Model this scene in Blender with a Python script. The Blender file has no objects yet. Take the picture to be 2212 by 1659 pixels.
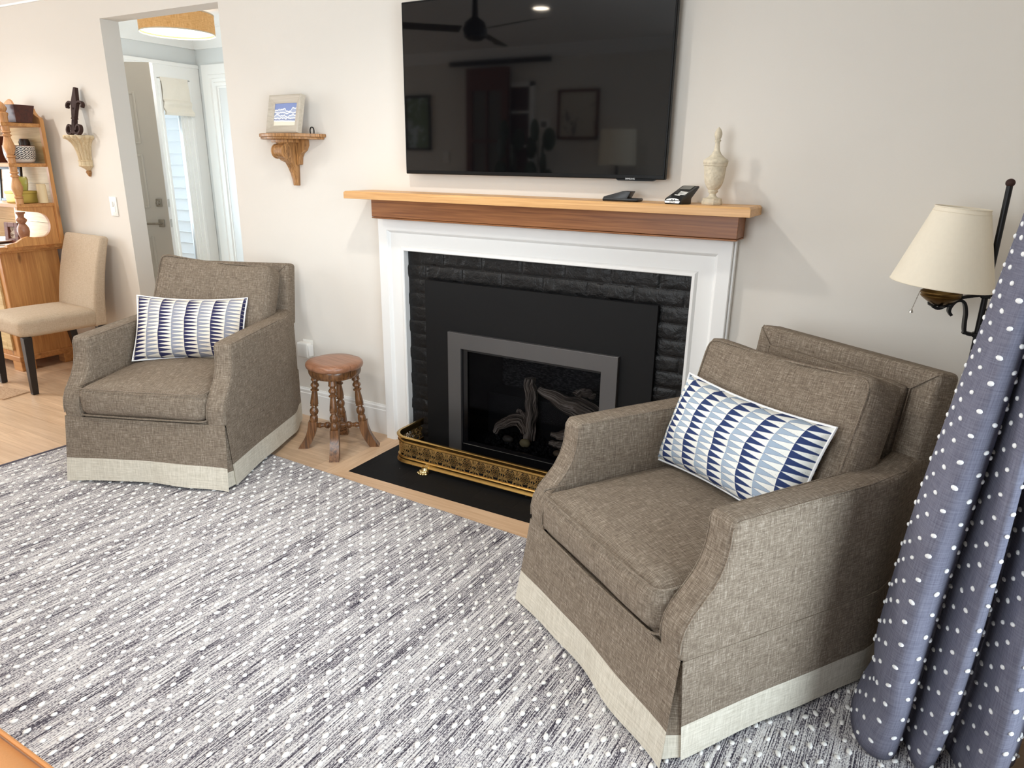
import bpy, bmesh, math, random
from mathutils import Vector, Matrix, noise

random.seed(7)
PI = math.pi
sc = bpy.context.scene
COL = sc.collection
IDENT = Matrix.Identity(4)


def S(r, g, b, a=1.0):
    f = lambda c: (c / 255 / 12.92) if c / 255 <= 0.04045 else ((c / 255 + 0.055) / 1.055) ** 2.4
    return (f(r), f(g), f(b), a)


# ------------------------------------------------------------------ camera
CAM = Vector((0, -2.74, 1.409))
yaw, pitch, roll = math.radians(29.230), math.radians(-17.615), math.radians(-0.846)
cr, cf, cu = Vector((1, 0, 0)), Vector((0, 1, 0)), Vector((0, 0, 1))
Mz = Matrix.Rotation(yaw, 3, 'Z')
cr, cf, cu = Mz @ cr, Mz @ cf, Mz @ cu
Mx = Matrix.Rotation(pitch, 3, cr)
cf, cu = Mx @ cf, Mx @ cu
My = Matrix.Rotation(roll, 3, cf)
cr, cu = My @ cr, My @ cu
cam_data = bpy.data.cameras.new('camera')
cam_data.sensor_width = 36
cam_data.lens = 1504.67 / 2212 * 36
cam_data.clip_start = 0.05
cam = bpy.data.objects.new('camera', cam_data)
COL.objects.link(cam)
cam.matrix_world = Matrix(((cr.x, cu.x, -cf.x, CAM.x), (cr.y, cu.y, -cf.y, CAM.y),
                           (cr.z, cu.z, -cf.z, CAM.z), (0, 0, 0, 1)))
sc.camera = cam

# ------------------------------------------------------------------ light, exposure
sc.view_settings.view_transform = 'Standard'
sc.view_settings.look = 'None'
sc.view_settings.gamma = 1
sc.view_settings.use_curve_mapping = False
sc.view_settings.exposure = 0.35
sc.cycles.max_bounces = 10
sc.cycles.diffuse_bounces = 6
sc.cycles.glossy_bounces = 4
sc.cycles.transmission_bounces = 6
sc.cycles.transparent_max_bounces = 8
sc.cycles.sample_clamp_indirect = 6
sc.cycles.caustics_reflective = False
sc.cycles.caustics_refractive = False
sc.cycles.use_denoising = True

world = bpy.data.worlds.new('sky')
sc.world = world
world.use_nodes = True
wn = world.node_tree
wbg = wn.nodes['Background']
wbg.inputs[0].default_value = (0.80, 0.90, 1.0, 1)
wbg.inputs[1].default_value = 1.0


def area(name, loc, target, sx, sy, power, color):
    d = bpy.data.lights.new(name, 'AREA')
    d.shape = 'RECTANGLE'
    d.size, d.size_y, d.energy, d.color = sx, sy, power, color
    o = bpy.data.objects.new(name, d)
    COL.objects.link(o)
    o.location = loc
    o.rotation_euler = (Vector(target) - Vector(loc)).to_track_quat('-Z', 'Z').to_euler()
    return o


# daylight entering through the glass door on the right and the far-left windows; the lamp behind the camera is added fill
area('daylight_right', (0.62, -2.08, 1.1), (-3, -2.08, 0.95), 2.15, 2.0, 78, (0.80, 0.92, 1.0))
area('fill_front', (-1.12, -3.62, 1.5), (-1.0, 0, 0.9), 1.05, 1.35, 40, (0.90, 0.96, 1.0))
area('daylight_left', (-7.45, -2.0, 1.35), (0, -1.6, 1.1), 2.6, 1.9, 104, (0.93, 0.97, 1.0))
area('daylight_foyer', (-5.62, 0.62, 1.15), (-3.5, 0.9, 1.0), 0.8, 1.9, 40, (0.70, 0.87, 1.0))


def spot(name, loc, power, color=(1.0, 0.965, 0.91), ang=150):
    d = bpy.data.lights.new(name, 'SPOT')
    d.energy, d.color = power, color
    d.spot_size, d.spot_blend = math.radians(ang), 0.6
    d.shadow_soft_size = 0.045
    o = bpy.data.objects.new(name, d)
    COL.objects.link(o)
    o.location = loc
    return o


CANS = [(-1.60, -1.02), (-3.50, -1.08), (-5.15, -1.0), (-2.43, -2.05), (-4.4, -2.3)]
for cx_, cy_ in CANS:
    spot('recessed_lamp', (cx_, cy_, 2.385), 27 if cx_ < -5 else 9 if cx_ < -3 else 29)

# ------------------------------------------------------------------ object helpers
def props(o, label=None, cat=None, group=None, kind=None):
    if label: o['label'] = label
    if cat: o['category'] = cat
    if group: o['group'] = group
    if kind: o['kind'] = kind
    return o


def thing(name, label, cat, loc=(0, 0, 0), rz=0.0, group=None):
    o = bpy.data.objects.new(name, None)
    o.empty_display_size = 0.05
    COL.objects.link(o)
    o.location = loc
    o.rotation_euler = (0, 0, rz)
    return props(o, label, cat, group)


def boxuv(bm):
    uvl = bm.loops.layers.uv.verify()
    for f in bm.faces:
        n = f.normal
        ax = max(range(3), key=lambda i: abs(n[i]))
        for l in f.loops:
            c = l.vert.co
            l[uvl].uv = ((c.y, c.z), (c.x, c.z), (c.x, c.y))[ax]


def build(name, bm, mat, parent=None, smooth=True, angle=38, uv=True, recalc=True, shift=None):
    """link a bmesh as one object; shift moves the vertices so that the object's own origin sits at that point"""
    if recalc:
        bmesh.ops.recalc_face_normals(bm, faces=bm.faces[:])
    bm.normal_update()
    if uv and not bm.loops.layers.uv.active:
        boxuv(bm)
    me = bpy.data.meshes.new(name)
    bm.to_mesh(me)
    bm.free()
    if smooth:
        me.polygons.foreach_set('use_smooth', [True] * len(me.polygons))
        me.set_sharp_from_angle(angle=math.radians(angle))
    for m in (mat if isinstance(mat, (list, tuple)) else [mat]):
        me.materials.append(m)
    o = bpy.data.objects.new(name, me)
    COL.objects.link(o)
    if parent: o.parent = parent
    return o


def struct(name, bm, mat, **k):
    o = build(name, bm, mat, **k)
    o['kind'] = 'structure'
    return o


def nb():
    return bmesh.new()


def add_box(bm, c, s, M=None, bevel=0.0, seg=2):
    g = bmesh.ops.create_cube(bm, size=1.0)
    vs = g['verts']
    for v in vs:
        v.co = Vector((v.co.x * s[0], v.co.y * s[1], v.co.z * s[2]))
    if bevel > 0:
        es = list({e for v in vs for e in v.link_edges})
        r = bmesh.ops.bevel(bm, geom=es, offset=bevel, segments=seg, profile=0.5, affect='EDGES', clamp_overlap=True)
        vs = list({v for f in r['faces'] for v in f.verts} | {v for v in vs if v.is_valid})
    T = Matrix.Translation(Vector(c))
    if M is not None: T = T @ M
    for v in vs: v.co = T @ v.co
    return vs


def bx(bm, x0, x1, y0, y1, z0, z1, bevel=0.0, seg=2):
    return add_box(bm, ((x0 + x1) / 2, (y0 + y1) / 2, (z0 + z1) / 2), (abs(x1 - x0), abs(y1 - y0), abs(z1 - z0)), None, bevel, seg)


def add_grid(bm, rows, close_u=False, close_v=False, cap=False):
    """rows: list of lists of points"""
    V = [[bm.verts.new(p) for p in r] for r in rows]
    n, m = len(V), len(V[0])
    for i in range(n if close_u else n - 1):
        for j in range(m if close_v else m - 1):
            a, b, c, d = V[i][j], V[i][(j + 1) % m], V[(i + 1) % n][(j + 1) % m], V[(i + 1) % n][j]
            try: bm.faces.new((a, b, c, d))
            except ValueError: pass
    if cap:
        for r in (V[0], V[-1]):
            try: bm.faces.new(r)
            except ValueError: pass
    return V


def add_lathe(bm, prof, seg=24, o=(0, 0, 0), M=None, wob=None):
    T = Matrix.Translation(Vector(o)) @ (M if M is not None else IDENT)
    rows = []
    for r, z in prof:
        r = max(r, 1e-5)
        row = []
        for k in range(seg):
            a = 2 * PI * k / seg
            rr = r * (wob(a, z) if wob else 1)
            row.append(T @ Vector((rr * math.cos(a), rr * math.sin(a), z)))
        rows.append(row)
    add_grid(bm, rows, close_v=True, cap=True)


def frames(pts, closed=False):
    pts = [Vector(p) for p in pts]
    n = len(pts)
    T = []
    for i in range(n):
        a = pts[(i - 1) % n] if (closed or i > 0) else pts[i]
        b = pts[(i + 1) % n] if (closed or i < n - 1) else pts[i]
        t = (b - a)
        T.append(t.normalized() if t.length > 1e-9 else Vector((0, 0, 1)))
    ref = Vector((0, 0, 1)) if abs(T[0].z) < 0.9 else Vector((1, 0, 0))
    u = (ref - T[0] * ref.dot(T[0])).normalized()
    out = []
    for i in range(n):
        u = (u - T[i] * u.dot(T[i]))
        if u.length < 1e-6: u = T[i].orthogonal()
        u.normalize()
        out.append((pts[i], u.copy(), T[i].cross(u)))
    return out


def add_tube(bm, pts, r, seg=8, closed=False, flat=None, wob=None):
    """round tube; flat=(a,b) gives an elliptical / strap section instead"""
    rows = []
    F = frames(pts, closed)
    for i, (p, u, v) in enumerate(F):
        ri = r[i] if isinstance(r, (list, tuple)) else r
        row = []
        for k in range(seg):
            a = 2 * PI * k / seg
            ca, sa = math.cos(a), math.sin(a)
            if flat: q = u * (ca * flat[0]) + v * (sa * flat[1])
            else: q = (u * ca + v * sa) * ri
            if wob: q *= wob(i, a)
            row.append(p + q)
        rows.append(row)
    add_grid(bm, rows, close_u=closed, close_v=True, cap=not closed)


def smooth_path(pts, k):
    P = [Vector(p) for p in pts]
    out = []
    for i in range(len(P) - 1):
        a, b, c, d = P[max(i - 1, 0)], P[i], P[i + 1], P[min(i + 2, len(P) - 1)]
        for j in range(k):
            f = j / k
            out.append(.5 * ((2 * b) + (c - a) * f + (2 * a - 5 * b + 4 * c - d) * f * f + (3 * b - a - 3 * c + d) * f ** 3))
    return out + [P[-1]]


def add_strap(bm, pts, normal, w, t):
    """flat bar following pts (in a plane with the given normal): width w along normal, thickness t"""
    n = Vector(normal).normalized()
    pts = smooth_path(pts, 4)
    F = frames(pts)
    rows = []
    N = len(F)
    for i in range(N):
        p = F[i][0]
        a = F[max(i - 1, 0)][0]
        b = F[min(i + 1, N - 1)][0]
        tt = (b - a).normalized()
        s = n.cross(tt).normalized()
        rows.append([p + n * w / 2 + s * t / 2, p - n * w / 2 + s * t / 2, p - n * w / 2 - s * t / 2, p + n * w / 2 - s * t / 2])
    add_grid(bm, rows, close_v=True, cap=True)


def add_prism(bm, poly, axis, a, b):
    """poly in the two other axes (x,y / x,z / y,z order), extruded from a to b along axis"""
    def P(p, t):
        return Vector((t, p[0], p[1])) if axis == 'x' else Vector((p[0], t, p[1])) if axis == 'y' else Vector((p[0], p[1], t))
    A = [bm.verts.new(P(p, a)) for p in poly]
    B = [bm.verts.new(P(p, b)) for p in poly]
    n = len(poly)
    fs = [bm.faces.new(A), bm.faces.new(B[::-1])]
    for i in range(n):
        fs.append(bm.faces.new((A[i], B[i], B[(i + 1) % n], A[(i + 1) % n])))
    return A + B


def bevel_sharp(bm, off, seg=2, ang=30):
    bmesh.ops.recalc_face_normals(bm, faces=bm.faces[:])
    bm.normal_update()
    es = [e for e in bm.edges if len(e.link_faces) == 2 and e.calc_face_angle(0) > math.radians(ang)]
    bmesh.ops.bevel(bm, geom=es, offset=off, segments=seg, profile=0.5, affect='EDGES', clamp_overlap=True)


_BALL = {}


def add_ball(bm, c, r, seg=12, rings=8, M=None):
    r = r if isinstance(r, (tuple, list)) else (r, r, r)
    if (seg, rings) not in _BALL:
        vs = [Vector((0, 0, 1))] + [Vector((math.sin(PI * i / rings) * math.cos(2 * PI * k / seg), math.sin(PI * i / rings) * math.sin(2 * PI * k / seg), math.cos(PI * i / rings)))
                                    for i in range(1, rings) for k in range(seg)] + [Vector((0, 0, -1))]
        n = len(vs) - 1
        at_ = lambda i, k: 1 + (i - 1) * seg + k % seg
        fs = [(0, at_(1, k), at_(1, k + 1)) for k in range(seg)] + [(n, at_(rings - 1, k + 1), at_(rings - 1, k)) for k in range(seg)]
        fs += [(at_(i, k), at_(i + 1, k), at_(i + 1, k + 1), at_(i, k + 1)) for i in range(1, rings - 1) for k in range(seg)]
        _BALL[(seg, rings)] = (vs, fs)
    vs, fs = _BALL[(seg, rings)]
    T = Matrix.Translation(Vector(c)) @ (M if M is not None else IDENT)
    V = [bm.verts.new(T @ Vector((v.x * r[0], v.y * r[1], v.z * r[2]))) for v in vs]
    for f in fs: bm.faces.new([V[i] for i in f])
    return V


def xf(bm, M, verts=None):
    for v in (verts if verts is not None else bm.verts): v.co = M @ v.co


def cushion(sx, sy, sz, r=0.04, crown=0.03, n=14, crown_b=None, bulge=0.0):
    """soft box: rounded edges, crowned top and bottom, slightly bulging sides"""
    bm = nb()
    bmesh.ops.create_cube(bm, size=2.0)
    bmesh.ops.subdivide_edges(bm, edges=bm.edges[:], cuts=n, use_grid_fill=True)
    cb = crown if crown_b is None else crown_b
    uvl = bm.loops.layers.uv.verify()
    hx, hy, hz = sx / 2, sy / 2, sz / 2
    bm.normal_update()
    for f in bm.faces:
        nn = f.normal
        ax = max(range(3), key=lambda i: abs(nn[i]))
        for l in f.loops:
            c = l.vert.co
            p = (c.x * hx, c.y * hy, c.z * hz)
            l[uvl].uv = ((p[1], p[2]), (p[0], p[2]), (p[0], p[1]))[ax]
    for v in bm.verts:
        a, b, c = v.co
        p = Vector((a * hx, b * hy, c * hz))
        q = Vector((max(-hx + r, min(hx - r, p.x)), max(-hy + r, min(hy - r, p.y)), max(-hz + r, min(hz - r, p.z))))
        d = p - q
        if d.length > 1e-9: p = q + d.normalized() * r
        k = (1 - a * a) * (1 - b * b)
        if c > 0: p.z += crown * k * c
        else: p.z += cb * k * c
        if bulge:
            p.x += bulge * a * (1 - b * b) * (1 - c * c)
            p.y += bulge * b * (1 - a * a) * (1 - c * c)
        v.co = p
    return bm


def text_mesh(txt, size, mat, name, parent=None, M=IDENT, depth=0.0004):
    cu_ = bpy.data.curves.new(name, 'FONT')
    cu_.body = txt
    cu_.size = size
    cu_.extrude = depth
    cu_.align_x = 'CENTER'
    cu_.align_y = 'CENTER'
    tmp = bpy.data.objects.new(name, cu_)
    me = bpy.data.meshes.new_from_object(tmp)
    bpy.data.objects.remove(tmp)
    bpy.data.curves.remove(cu_)
    me.transform(M)
    me.name = name
    me.materials.clear()
    me.materials.append(mat)
    o = bpy.data.objects.new(name, me)
    COL.objects.link(o)
    if parent: o.parent = parent
    return o
# ------------------------------------------------------------------ materials
class NT:
    def __init__(s, name):
        s.m = bpy.data.materials.new(name)
        s.m.use_nodes = True
        s.t = s.m.node_tree
        s.b = s.t.nodes['Principled BSDF']

    def n(s, typ, **k):
        nd = s.t.nodes.new(typ)
        for a, v in k.items():
            if a.startswith('i_'):
                key = a[2:]
                nd.inputs[int(key) if key.isdigit() else key.replace('_', ' ')].default_value = v
            else:
                setattr(nd, a, v)
        return nd

    def l(s, a, b):
        s.t.links.new(a, b)

    def math(s, op, a, b=None, c=None):
        nd = s.t.nodes.new('ShaderNodeMath')
        nd.operation = op
        for i, x in enumerate((a, b, c)):
            if x is None: continue
            if isinstance(x, (int, float)): nd.inputs[i].default_value = x
            else: s.l(x, nd.inputs[i])
        return nd.outputs[0]

    def mix(s, fac, a, b):
        nd = s.t.nodes.new('ShaderNodeMix')
        nd.data_type = 'RGBA'
        for i, x in ((0, fac), (6, a), (7, b)):
            if isinstance(x, (int, float, tuple)): nd.inputs[i].default_value = x
            else: s.l(x, nd.inputs[i])
        return nd.outputs[2]

    def ramp(s, fac, stops):
        nd = s.t.nodes.new('ShaderNodeValToRGB')
        e = nd.color_ramp.elements
        while len(e) > 1: e.remove(e[-1])
        e[0].position = stops[0][0]
        for p, c in stops[1:]: e.new(p)
        for el, (p, c) in zip(e, stops):
            el.color = c if isinstance(c, tuple) else (c, c, c, 1)
        s.l(fac, nd.inputs[0])
        return nd.outputs[0]

    def coords(s, kind='Object', scale=(1, 1, 1), rot=(0, 0, 0), loc=(0, 0, 0)):
        tc = s.t.nodes.new('ShaderNodeTexCoord')
        mp = s.t.nodes.new('ShaderNodeMapping')
        mp.inputs['Scale'].default_value = scale
        mp.inputs['Rotation'].default_value = rot
        mp.inputs['Location'].default_value = loc
        s.l(tc.outputs[kind], mp.inputs[0])
        return mp.outputs[0]

    def noise(s, vec, scale=5.0, detail=3.0, rough=0.5, dist=0.0):
        nd = s.t.nodes.new('ShaderNodeTexNoise')
        nd.inputs['Scale'].default_value = scale
        nd.inputs['Detail'].default_value = detail
        nd.inputs['Roughness'].default_value = rough
        nd.inputs['Distortion'].default_value = dist
        s.l(vec, nd.inputs['Vector'])
        return nd.outputs[0]

    def bump(s, h, strength=0.3, dist=0.01):
        nd = s.t.nodes.new('ShaderNodeBump')
        nd.inputs['Strength'].default_value = strength
        nd.inputs['Distance'].default_value = dist
        s.l(h, nd.inputs['Height'])
        s.l(nd.outputs[0], s.b.inputs['Normal'])

    def set(s, color=None, rough=None, metal=None, spec=None, **k):
        if color is not None:
            if isinstance(color, tuple): s.b.inputs['Base Color'].default_value = color
            else: s.l(color, s.b.inputs['Base Color'])
        if rough is not None:
            if isinstance(rough, (int, float)): s.b.inputs['Roughness'].default_value = rough
            else: s.l(rough, s.b.inputs['Roughness'])
        if metal is not None: s.b.inputs['Metallic'].default_value = metal
        if spec is not None: s.b.inputs['Specular IOR Level'].default_value = spec
        for a, v in k.items():
            s.b.inputs[a.replace('_', ' ')].default_value = v
        return s.m


def plain(name, col, rough=0.5, metal=0.0, var=0.06, scale=12.0, bump=0.0, spec=None, bscale=60):
    t = NT(name)
    v = t.coords()
    c2 = tuple(min(1, x * (1 - var)) for x in col[:3]) + (1,)
    c1 = tuple(min(1, x * (1 + var)) for x in col[:3]) + (1,)
    c = t.mix(t.noise(v, scale, 3), c1, c2)
    if bump: t.bump(t.noise(v, bscale, 3), bump, 0.004)
    return t.set(c, rough, metal, spec)


def wood(name, dark, light, axis='x', rough=0.4, scale=1.0, knots=False, bump=0.08, dist=1.2, fine=1.0):
    t = NT(name)
    F_ = 22 * fine
    st = {'x': (1.2, F_, F_), 'y': (F_, 1.2, F_), 'z': (F_, F_, 1.2)}[axis]
    v = t.coords('Object', tuple(a * scale for a in st))
    a = t.noise(v, 1.0, 5, 0.6, dist)
    st2 = {'x': (6, 190, 190), 'y': (190, 6, 190), 'z': (190, 190, 6)}[axis]
    v2 = t.coords('Object', tuple(q * scale for q in st2))
    b = t.noise(v2, 1.0, 2, 0.5)
    f = t.math('ADD', t.math('MULTIPLY', a, 0.7), t.math('MULTIPLY', b, 0.3))
    c = t.ramp(f, [(0.32, dark), (0.66, light)])
    if knots:
        vk = t.coords('Object', tuple(q * scale for q in {'x': (3, 9, 9), 'y': (9, 3, 9), 'z': (9, 9, 3)}[axis]))
        vo = t.n('ShaderNodeTexVoronoi', i_Scale=1.0)
        t.l(vk, vo.inputs['Vector'])
        k = t.ramp(vo.outputs['Distance'], [(0.04, 1.0), (0.14, 0.0)])
        c = t.mix(t.math('MULTIPLY', k, 0.75), c, tuple(x * 0.35 for x in dark[:3]) + (1,))
    t.bump(f, bump, 0.003)
    return t.set(c, rough)


def linen(name, dark, mid, light, su=1.0, rough=0.95, amount=1.0):
    """coarse slubby linen: two crossed sets of stretched threads in UV metres"""
    t = NT(name)
    a = t.noise(t.coords('UV', (26 * su, 420 * su, 1)), 1.0, 3, 0.65)
    b = t.noise(t.coords('UV', (420 * su, 26 * su, 1), loc=(3.1, 7.7, 0)), 1.0, 3, 0.65)
    h1 = t.noise(t.coords('UV', (9 * su, 150 * su, 1), loc=(1.3, 2.7, 0)), 1.0, 2, 0.5)
    h2 = t.noise(t.coords('UV', (150 * su, 9 * su, 1), loc=(5.3, 1.7, 0)), 1.0, 2, 0.5)
    f = t.math('ADD', t.math('MULTIPLY', t.math('ADD', a, b), 0.32), t.math('MULTIPLY', t.math('ADD', h1, h2), 0.18))
    c = t.ramp(f, [(0.36, dark), (0.50, mid), (0.64, light)])
    t.bump(f, 0.5 * amount, 0.002)
    return t.set(c, rough, spec=0.15)


m_wall = plain('wall_paint', S(226, 221, 213), 0.9, var=0.012, scale=3, bump=0.06, bscale=160)
m_foyer = plain('foyer_paint', S(214, 217, 217), 0.9, var=0.012, scale=3)
m_ceil = plain('ceiling_paint', S(238, 237, 234), 0.92, var=0.01)
m_trim = plain('white_trim_paint', S(238, 238, 236), 0.38, var=0.01)
m_door = plain('greige_door_paint', S(205, 199, 188), 0.45, var=0.01)
m_siding = plain('white_siding', S(236, 240, 242), 0.6, var=0.01)
m_white_plastic = plain('white_plastic', S(240, 238, 232), 0.35, var=0.01)
m_linen = linen('taupe_linen', S(80, 69, 59), S(122, 109, 95), S(178, 167, 152), su=1.9)
m_band = linen('oatmeal_linen', S(176, 168, 152), S(204, 197, 182), S(226, 220, 206), su=1.0, amount=0.7)
m_chair_fab = linen('beige_tweed', S(160, 140, 118), S(190, 172, 150), S(208, 192, 172), su=2.2, amount=0.4)
m_black_leg = plain('black_wood', S(32, 27, 27), 0.35, var=0.1)
m_shelf_oak = wood('light_oak', S(190, 138, 84), S(230, 184, 126), 'x', 0.42, fine=2.6)
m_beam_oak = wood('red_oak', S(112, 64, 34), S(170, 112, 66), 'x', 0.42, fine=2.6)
m_pine = wood('honey_pine', S(166, 108, 58), S(214, 160, 98), 'z', 0.5, knots=True)
m_pine_x = wood('honey_pine_boards', S(162, 106, 58), S(214, 160, 98), 'x', 0.5, knots=True)
m_pine_pale = wood('pale_pine_boards', S(178, 146, 98), S(220, 196, 146), 'x', 0.6, knots=True)
m_pine_turn = wood('turned_pine', S(172, 118, 72), S(218, 168, 116), 'z', 0.45)
m_stool = wood('antique_walnut', S(34, 20, 13), S(140, 96, 60), 'z', 0.25, scale=1.7, dist=2.6)
m_stool_seat = wood('walnut_seat', S(126, 84, 60), S(168, 120, 92), 'x', 0.3, scale=1.6)
m_bracket = wood('worn_gilded_wood', S(98, 62, 32), S(204, 152, 96), 'z', 0.4, scale=2.0, dist=2.5)
m_corbel = wood('bleached_carved_wood', S(184, 158, 120), S(226, 210, 176), 'z', 0.7, scale=2.0, dist=2.0)
m_rust = plain('rusty_iron', S(58, 36, 30), 0.75, 0.3, var=0.25, scale=40, bump=0.3)
m_blackiron = plain('black_iron', S(20, 19, 20), 0.45, 0.4, var=0.15, scale=30)
m_darkbox = wood('dark_mahogany', S(40, 16, 14), S(88, 40, 32), 'x', 0.4, scale=1.5)
m_brown_frame = wood('red_brown_wood', S(84, 44, 34), S(124, 72, 56), 'x', 0.4, scale=2)
m_tv = plain('tv_bezel', S(9, 9, 10), 0.45, var=0.02, spec=.2)
m_screen = plain('tv_glass', S(7, 7, 9), 0.04, var=0.02, spec=0.5)
m_insert = plain('matt_black_steel', S(17, 17, 18), 0.6, var=0.05, scale=6, spec=.22)
m_gun = plain('gunmetal_frame', S(98, 97, 97), 0.42, 0.6, var=0.1, scale=5)
m_firebox = plain('firebox_black', S(14, 14, 16), 0.7, var=0.2, scale=90, bump=0.5)
m_hot = plain('black_glass_trim', S(9, 9, 11), 0.25, var=0.02)
m_pierced = plain('pierced_brass', S(206, 172, 112), 0.46, 1.0, var=0.14, scale=30)
m_brass = plain('antique_brass', S(196, 160, 96), 0.26, 1.0, var=0.16, scale=30)
m_brass_dark = plain('aged_brass', S(130, 104, 62), 0.34, 1.0, var=0.2, scale=30)
m_paw = plain('pale_brass', S(214, 196, 150), 0.24, 1.0, var=0.1)
m_nickel = plain('satin_nickel', S(170, 164, 154), 0.32, 1.0, var=0.04)
m_chrome = plain('chrome', S(210, 206, 198), 0.15, 1.0, var=0.02)
m_urn = plain('chalky_plaster', S(214, 203, 180), 0.85, var=0.28, scale=70, bump=0.8, bscale=90)
m_leather = plain('tan_leather', S(190, 128, 72), 0.42, var=0.08, scale=14, bump=0.12, bscale=220)
m_black_plastic = plain('black_plastic', S(18, 18, 20), 0.4, var=0.05)
m_lcd = plain('grey_lcd', S(104, 104, 98), 0.3, var=0.03)
m_text = plain('print_white', S(235, 235, 235), 0.6, var=0.0)
m_textk = plain('print_black', S(20, 20, 22), 0.6, var=0.0)
m_shade = plain('ivory_linen_shade', S(238, 228, 208), 0.85, var=0.03, scale=80)
m_shade_in = plain('shade_lining', S(214, 198, 164), 0.9, var=0.02)
m_pom = plain('white_tuft', S(240, 240, 240), 0.95, var=0.03)
m_dot = plain('ivory_wool_loop', S(236, 234, 230), 0.95, var=0.05, scale=60)
m_roman = plain('roman_shade_linen', S(232, 226, 214), 0.95, var=0.03, scale=60, bump=0.15)
m_paper = plain('paper', S(232, 230, 224), 0.8, var=0.02)
m_tin = plain('gold_tin', S(186, 166, 84), 0.38, 0.5, var=0.12, scale=30)
m_green = plain('plant_leaf', S(48, 64, 40), 0.5, var=0.2)
m_frame_grey = wood('taupe_frame_wood', S(178, 168, 152), S(206, 197, 182), 'x', 0.55, scale=2)
m_can_trim = plain('can_trim', S(245, 243, 238), 0.5, var=0.0)


def emis(name, col, st):
    t = NT(name)
    t.set(col, 0.6)
    t.b.inputs['Emission Color'].default_value = col
    t.b.inputs['Emission Strength'].default_value = st
    return t.m


m_lampglow = emis('lamp_diffuser', S(255, 246, 230), 1.2)
m_canglow = emis('recessed_bulb', S(255, 240, 218), 40.0)


def glass(name, tint=(1, 1, 1, 1), ior=1.45):
    t = NT(name)
    tr = t.n('ShaderNodeBsdfTransparent')
    tr.inputs[0].default_value = tint
    gl = t.n('ShaderNodeBsdfGlossy')
    gl.inputs['Roughness'].default_value = 0.02
    fr = t.n('ShaderNodeFresnel', i_IOR=ior)
    mx = t.n('ShaderNodeMixShader')
    t.l(fr.outputs[0], mx.inputs[0])
    t.l(tr.outputs[0], mx.inputs[1])
    t.l(gl.outputs[0], mx.inputs[2])
    t.l(mx.outputs[0], t.t.nodes['Material Output'].inputs[0])
    return t.m


m_glass = glass('window_glass')
m_fireglass = glass('smoked_fire_glass', (0.66, 0.66, 0.68, 1), 1.14)


def floor_mat():
    t = NT('oak_floor')
    v = t.coords('Object')
    br = t.n('ShaderNodeTexBrick', offset=0.37, i_Scale=1.0, i_Mortar_Size=0.0012, i_Brick_Width=1.7, i_Row_Height=0.14, i_Bias=0.0)
    br.inputs['Color1'].default_value = (0, 0, 0, 1)
    br.inputs['Color2'].default_value = (1, 1, 1, 1)
    br.inputs['Mortar'].default_value = (0.5, 0.5, 0.5, 1)
    t.l(v, br.inputs['Vector'])
    g = t.noise(t.coords('Object', (1.6, 26, 26)), 1.0, 5, 0.6, 1.4)
    g2 = t.noise(t.coords('Object', (8, 260, 260)), 1.0, 2, 0.5)
    f = t.math('ADD', t.math('MULTIPLY', g, 0.75), t.math('MULTIPLY', g2, 0.25))
    c = t.ramp(f, [(0.3, S(186, 152, 120)), (0.7, S(222, 192, 160))])
    tone = t.math('MULTIPLY_ADD', br.outputs['Color'], 0.16, 0.90)
    hsv = t.n('ShaderNodeHueSaturation')
    t.l(c, hsv.inputs['Color'])
    t.l(tone, hsv.inputs['Value'])
    c2 = t.mix(t.math('MULTIPLY', br.outputs['Fac'], 0.55), hsv.outputs[0], S(150, 116, 86))
    t.bump(f, 0.05, 0.002)
    return t.set(c2, 0.36)


m_floor = floor_mat()
m_border = wood('oak_border_board', S(196, 158, 122), S(226, 194, 160), 'x', 0.38)
m_border_y = wood('oak_border_board_side', S(196, 158, 122), S(226, 194, 160), 'y', 0.38)


def hearth_mat():
    t = NT('black_hearth_tile')
    v = t.coords('Object')
    br = t.n('ShaderNodeTexBrick', offset=0.5, i_Scale=1.0, i_Mortar_Size=0.004, i_Brick_Width=0.2, i_Row_Height=0.1)
    br.inputs['Color1'].default_value = S(19, 19, 20)
    br.inputs['Color2'].default_value = S(23, 23, 24)
    br.inputs['Mortar'].default_value = S(20, 20, 21)
    t.l(v, br.inputs['Vector'])
    vo = t.n('ShaderNodeTexVoronoi', i_Scale=26.0)
    t.l(v, vo.inputs['Vector'])
    sp = t.ramp(vo.outputs['Distance'], [(0.05, 1.0), (0.075, 0.0)])
    gate = t.ramp(t.noise(v, 9, 2), [(0.58, 0.0), (0.64, 1.0)])
    c = t.mix(t.math('MULTIPLY', t.math('MULTIPLY', sp, gate), 0.55), br.outputs['Color'], S(150, 152, 158))
    t.bump(t.math('ADD', t.math('MULTIPLY', br.outputs['Fac'], -1.0), t.math('MULTIPLY', t.noise(v, 60, 3), 0.3)), 0.35, 0.003)
    return t.set(c, 0.65, spec=.15)


m_hearth = hearth_mat()


def brick_mat():
    t = NT('black_painted_brick')
    v = t.coords('Object')
    h = t.math('ADD', t.noise(v, 55, 4, 0.6), t.math('MULTIPLY', t.noise(v, 16, 3, 0.6, 1.5), 1.6))
    t.bump(h, 0.7, 0.004)
    return t.set(S(15, 15, 16), 0.42, spec=.35)


m_brick = brick_mat()


def log_mat():
    t = NT('ceramic_driftwood')
    v = t.coords('UV', (64, 5.0, 1))
    a = t.noise(v, 1.0, 4, 0.65, 0.8)
    c = t.ramp(a, [(0.36, S(38, 31, 27)), (0.5, S(132, 118, 104)), (0.64, S(224, 210, 192))])
    t.bump(a, 0.8, 0.006)
    return t.set(c, 0.9)


m_log = log_mat()


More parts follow.
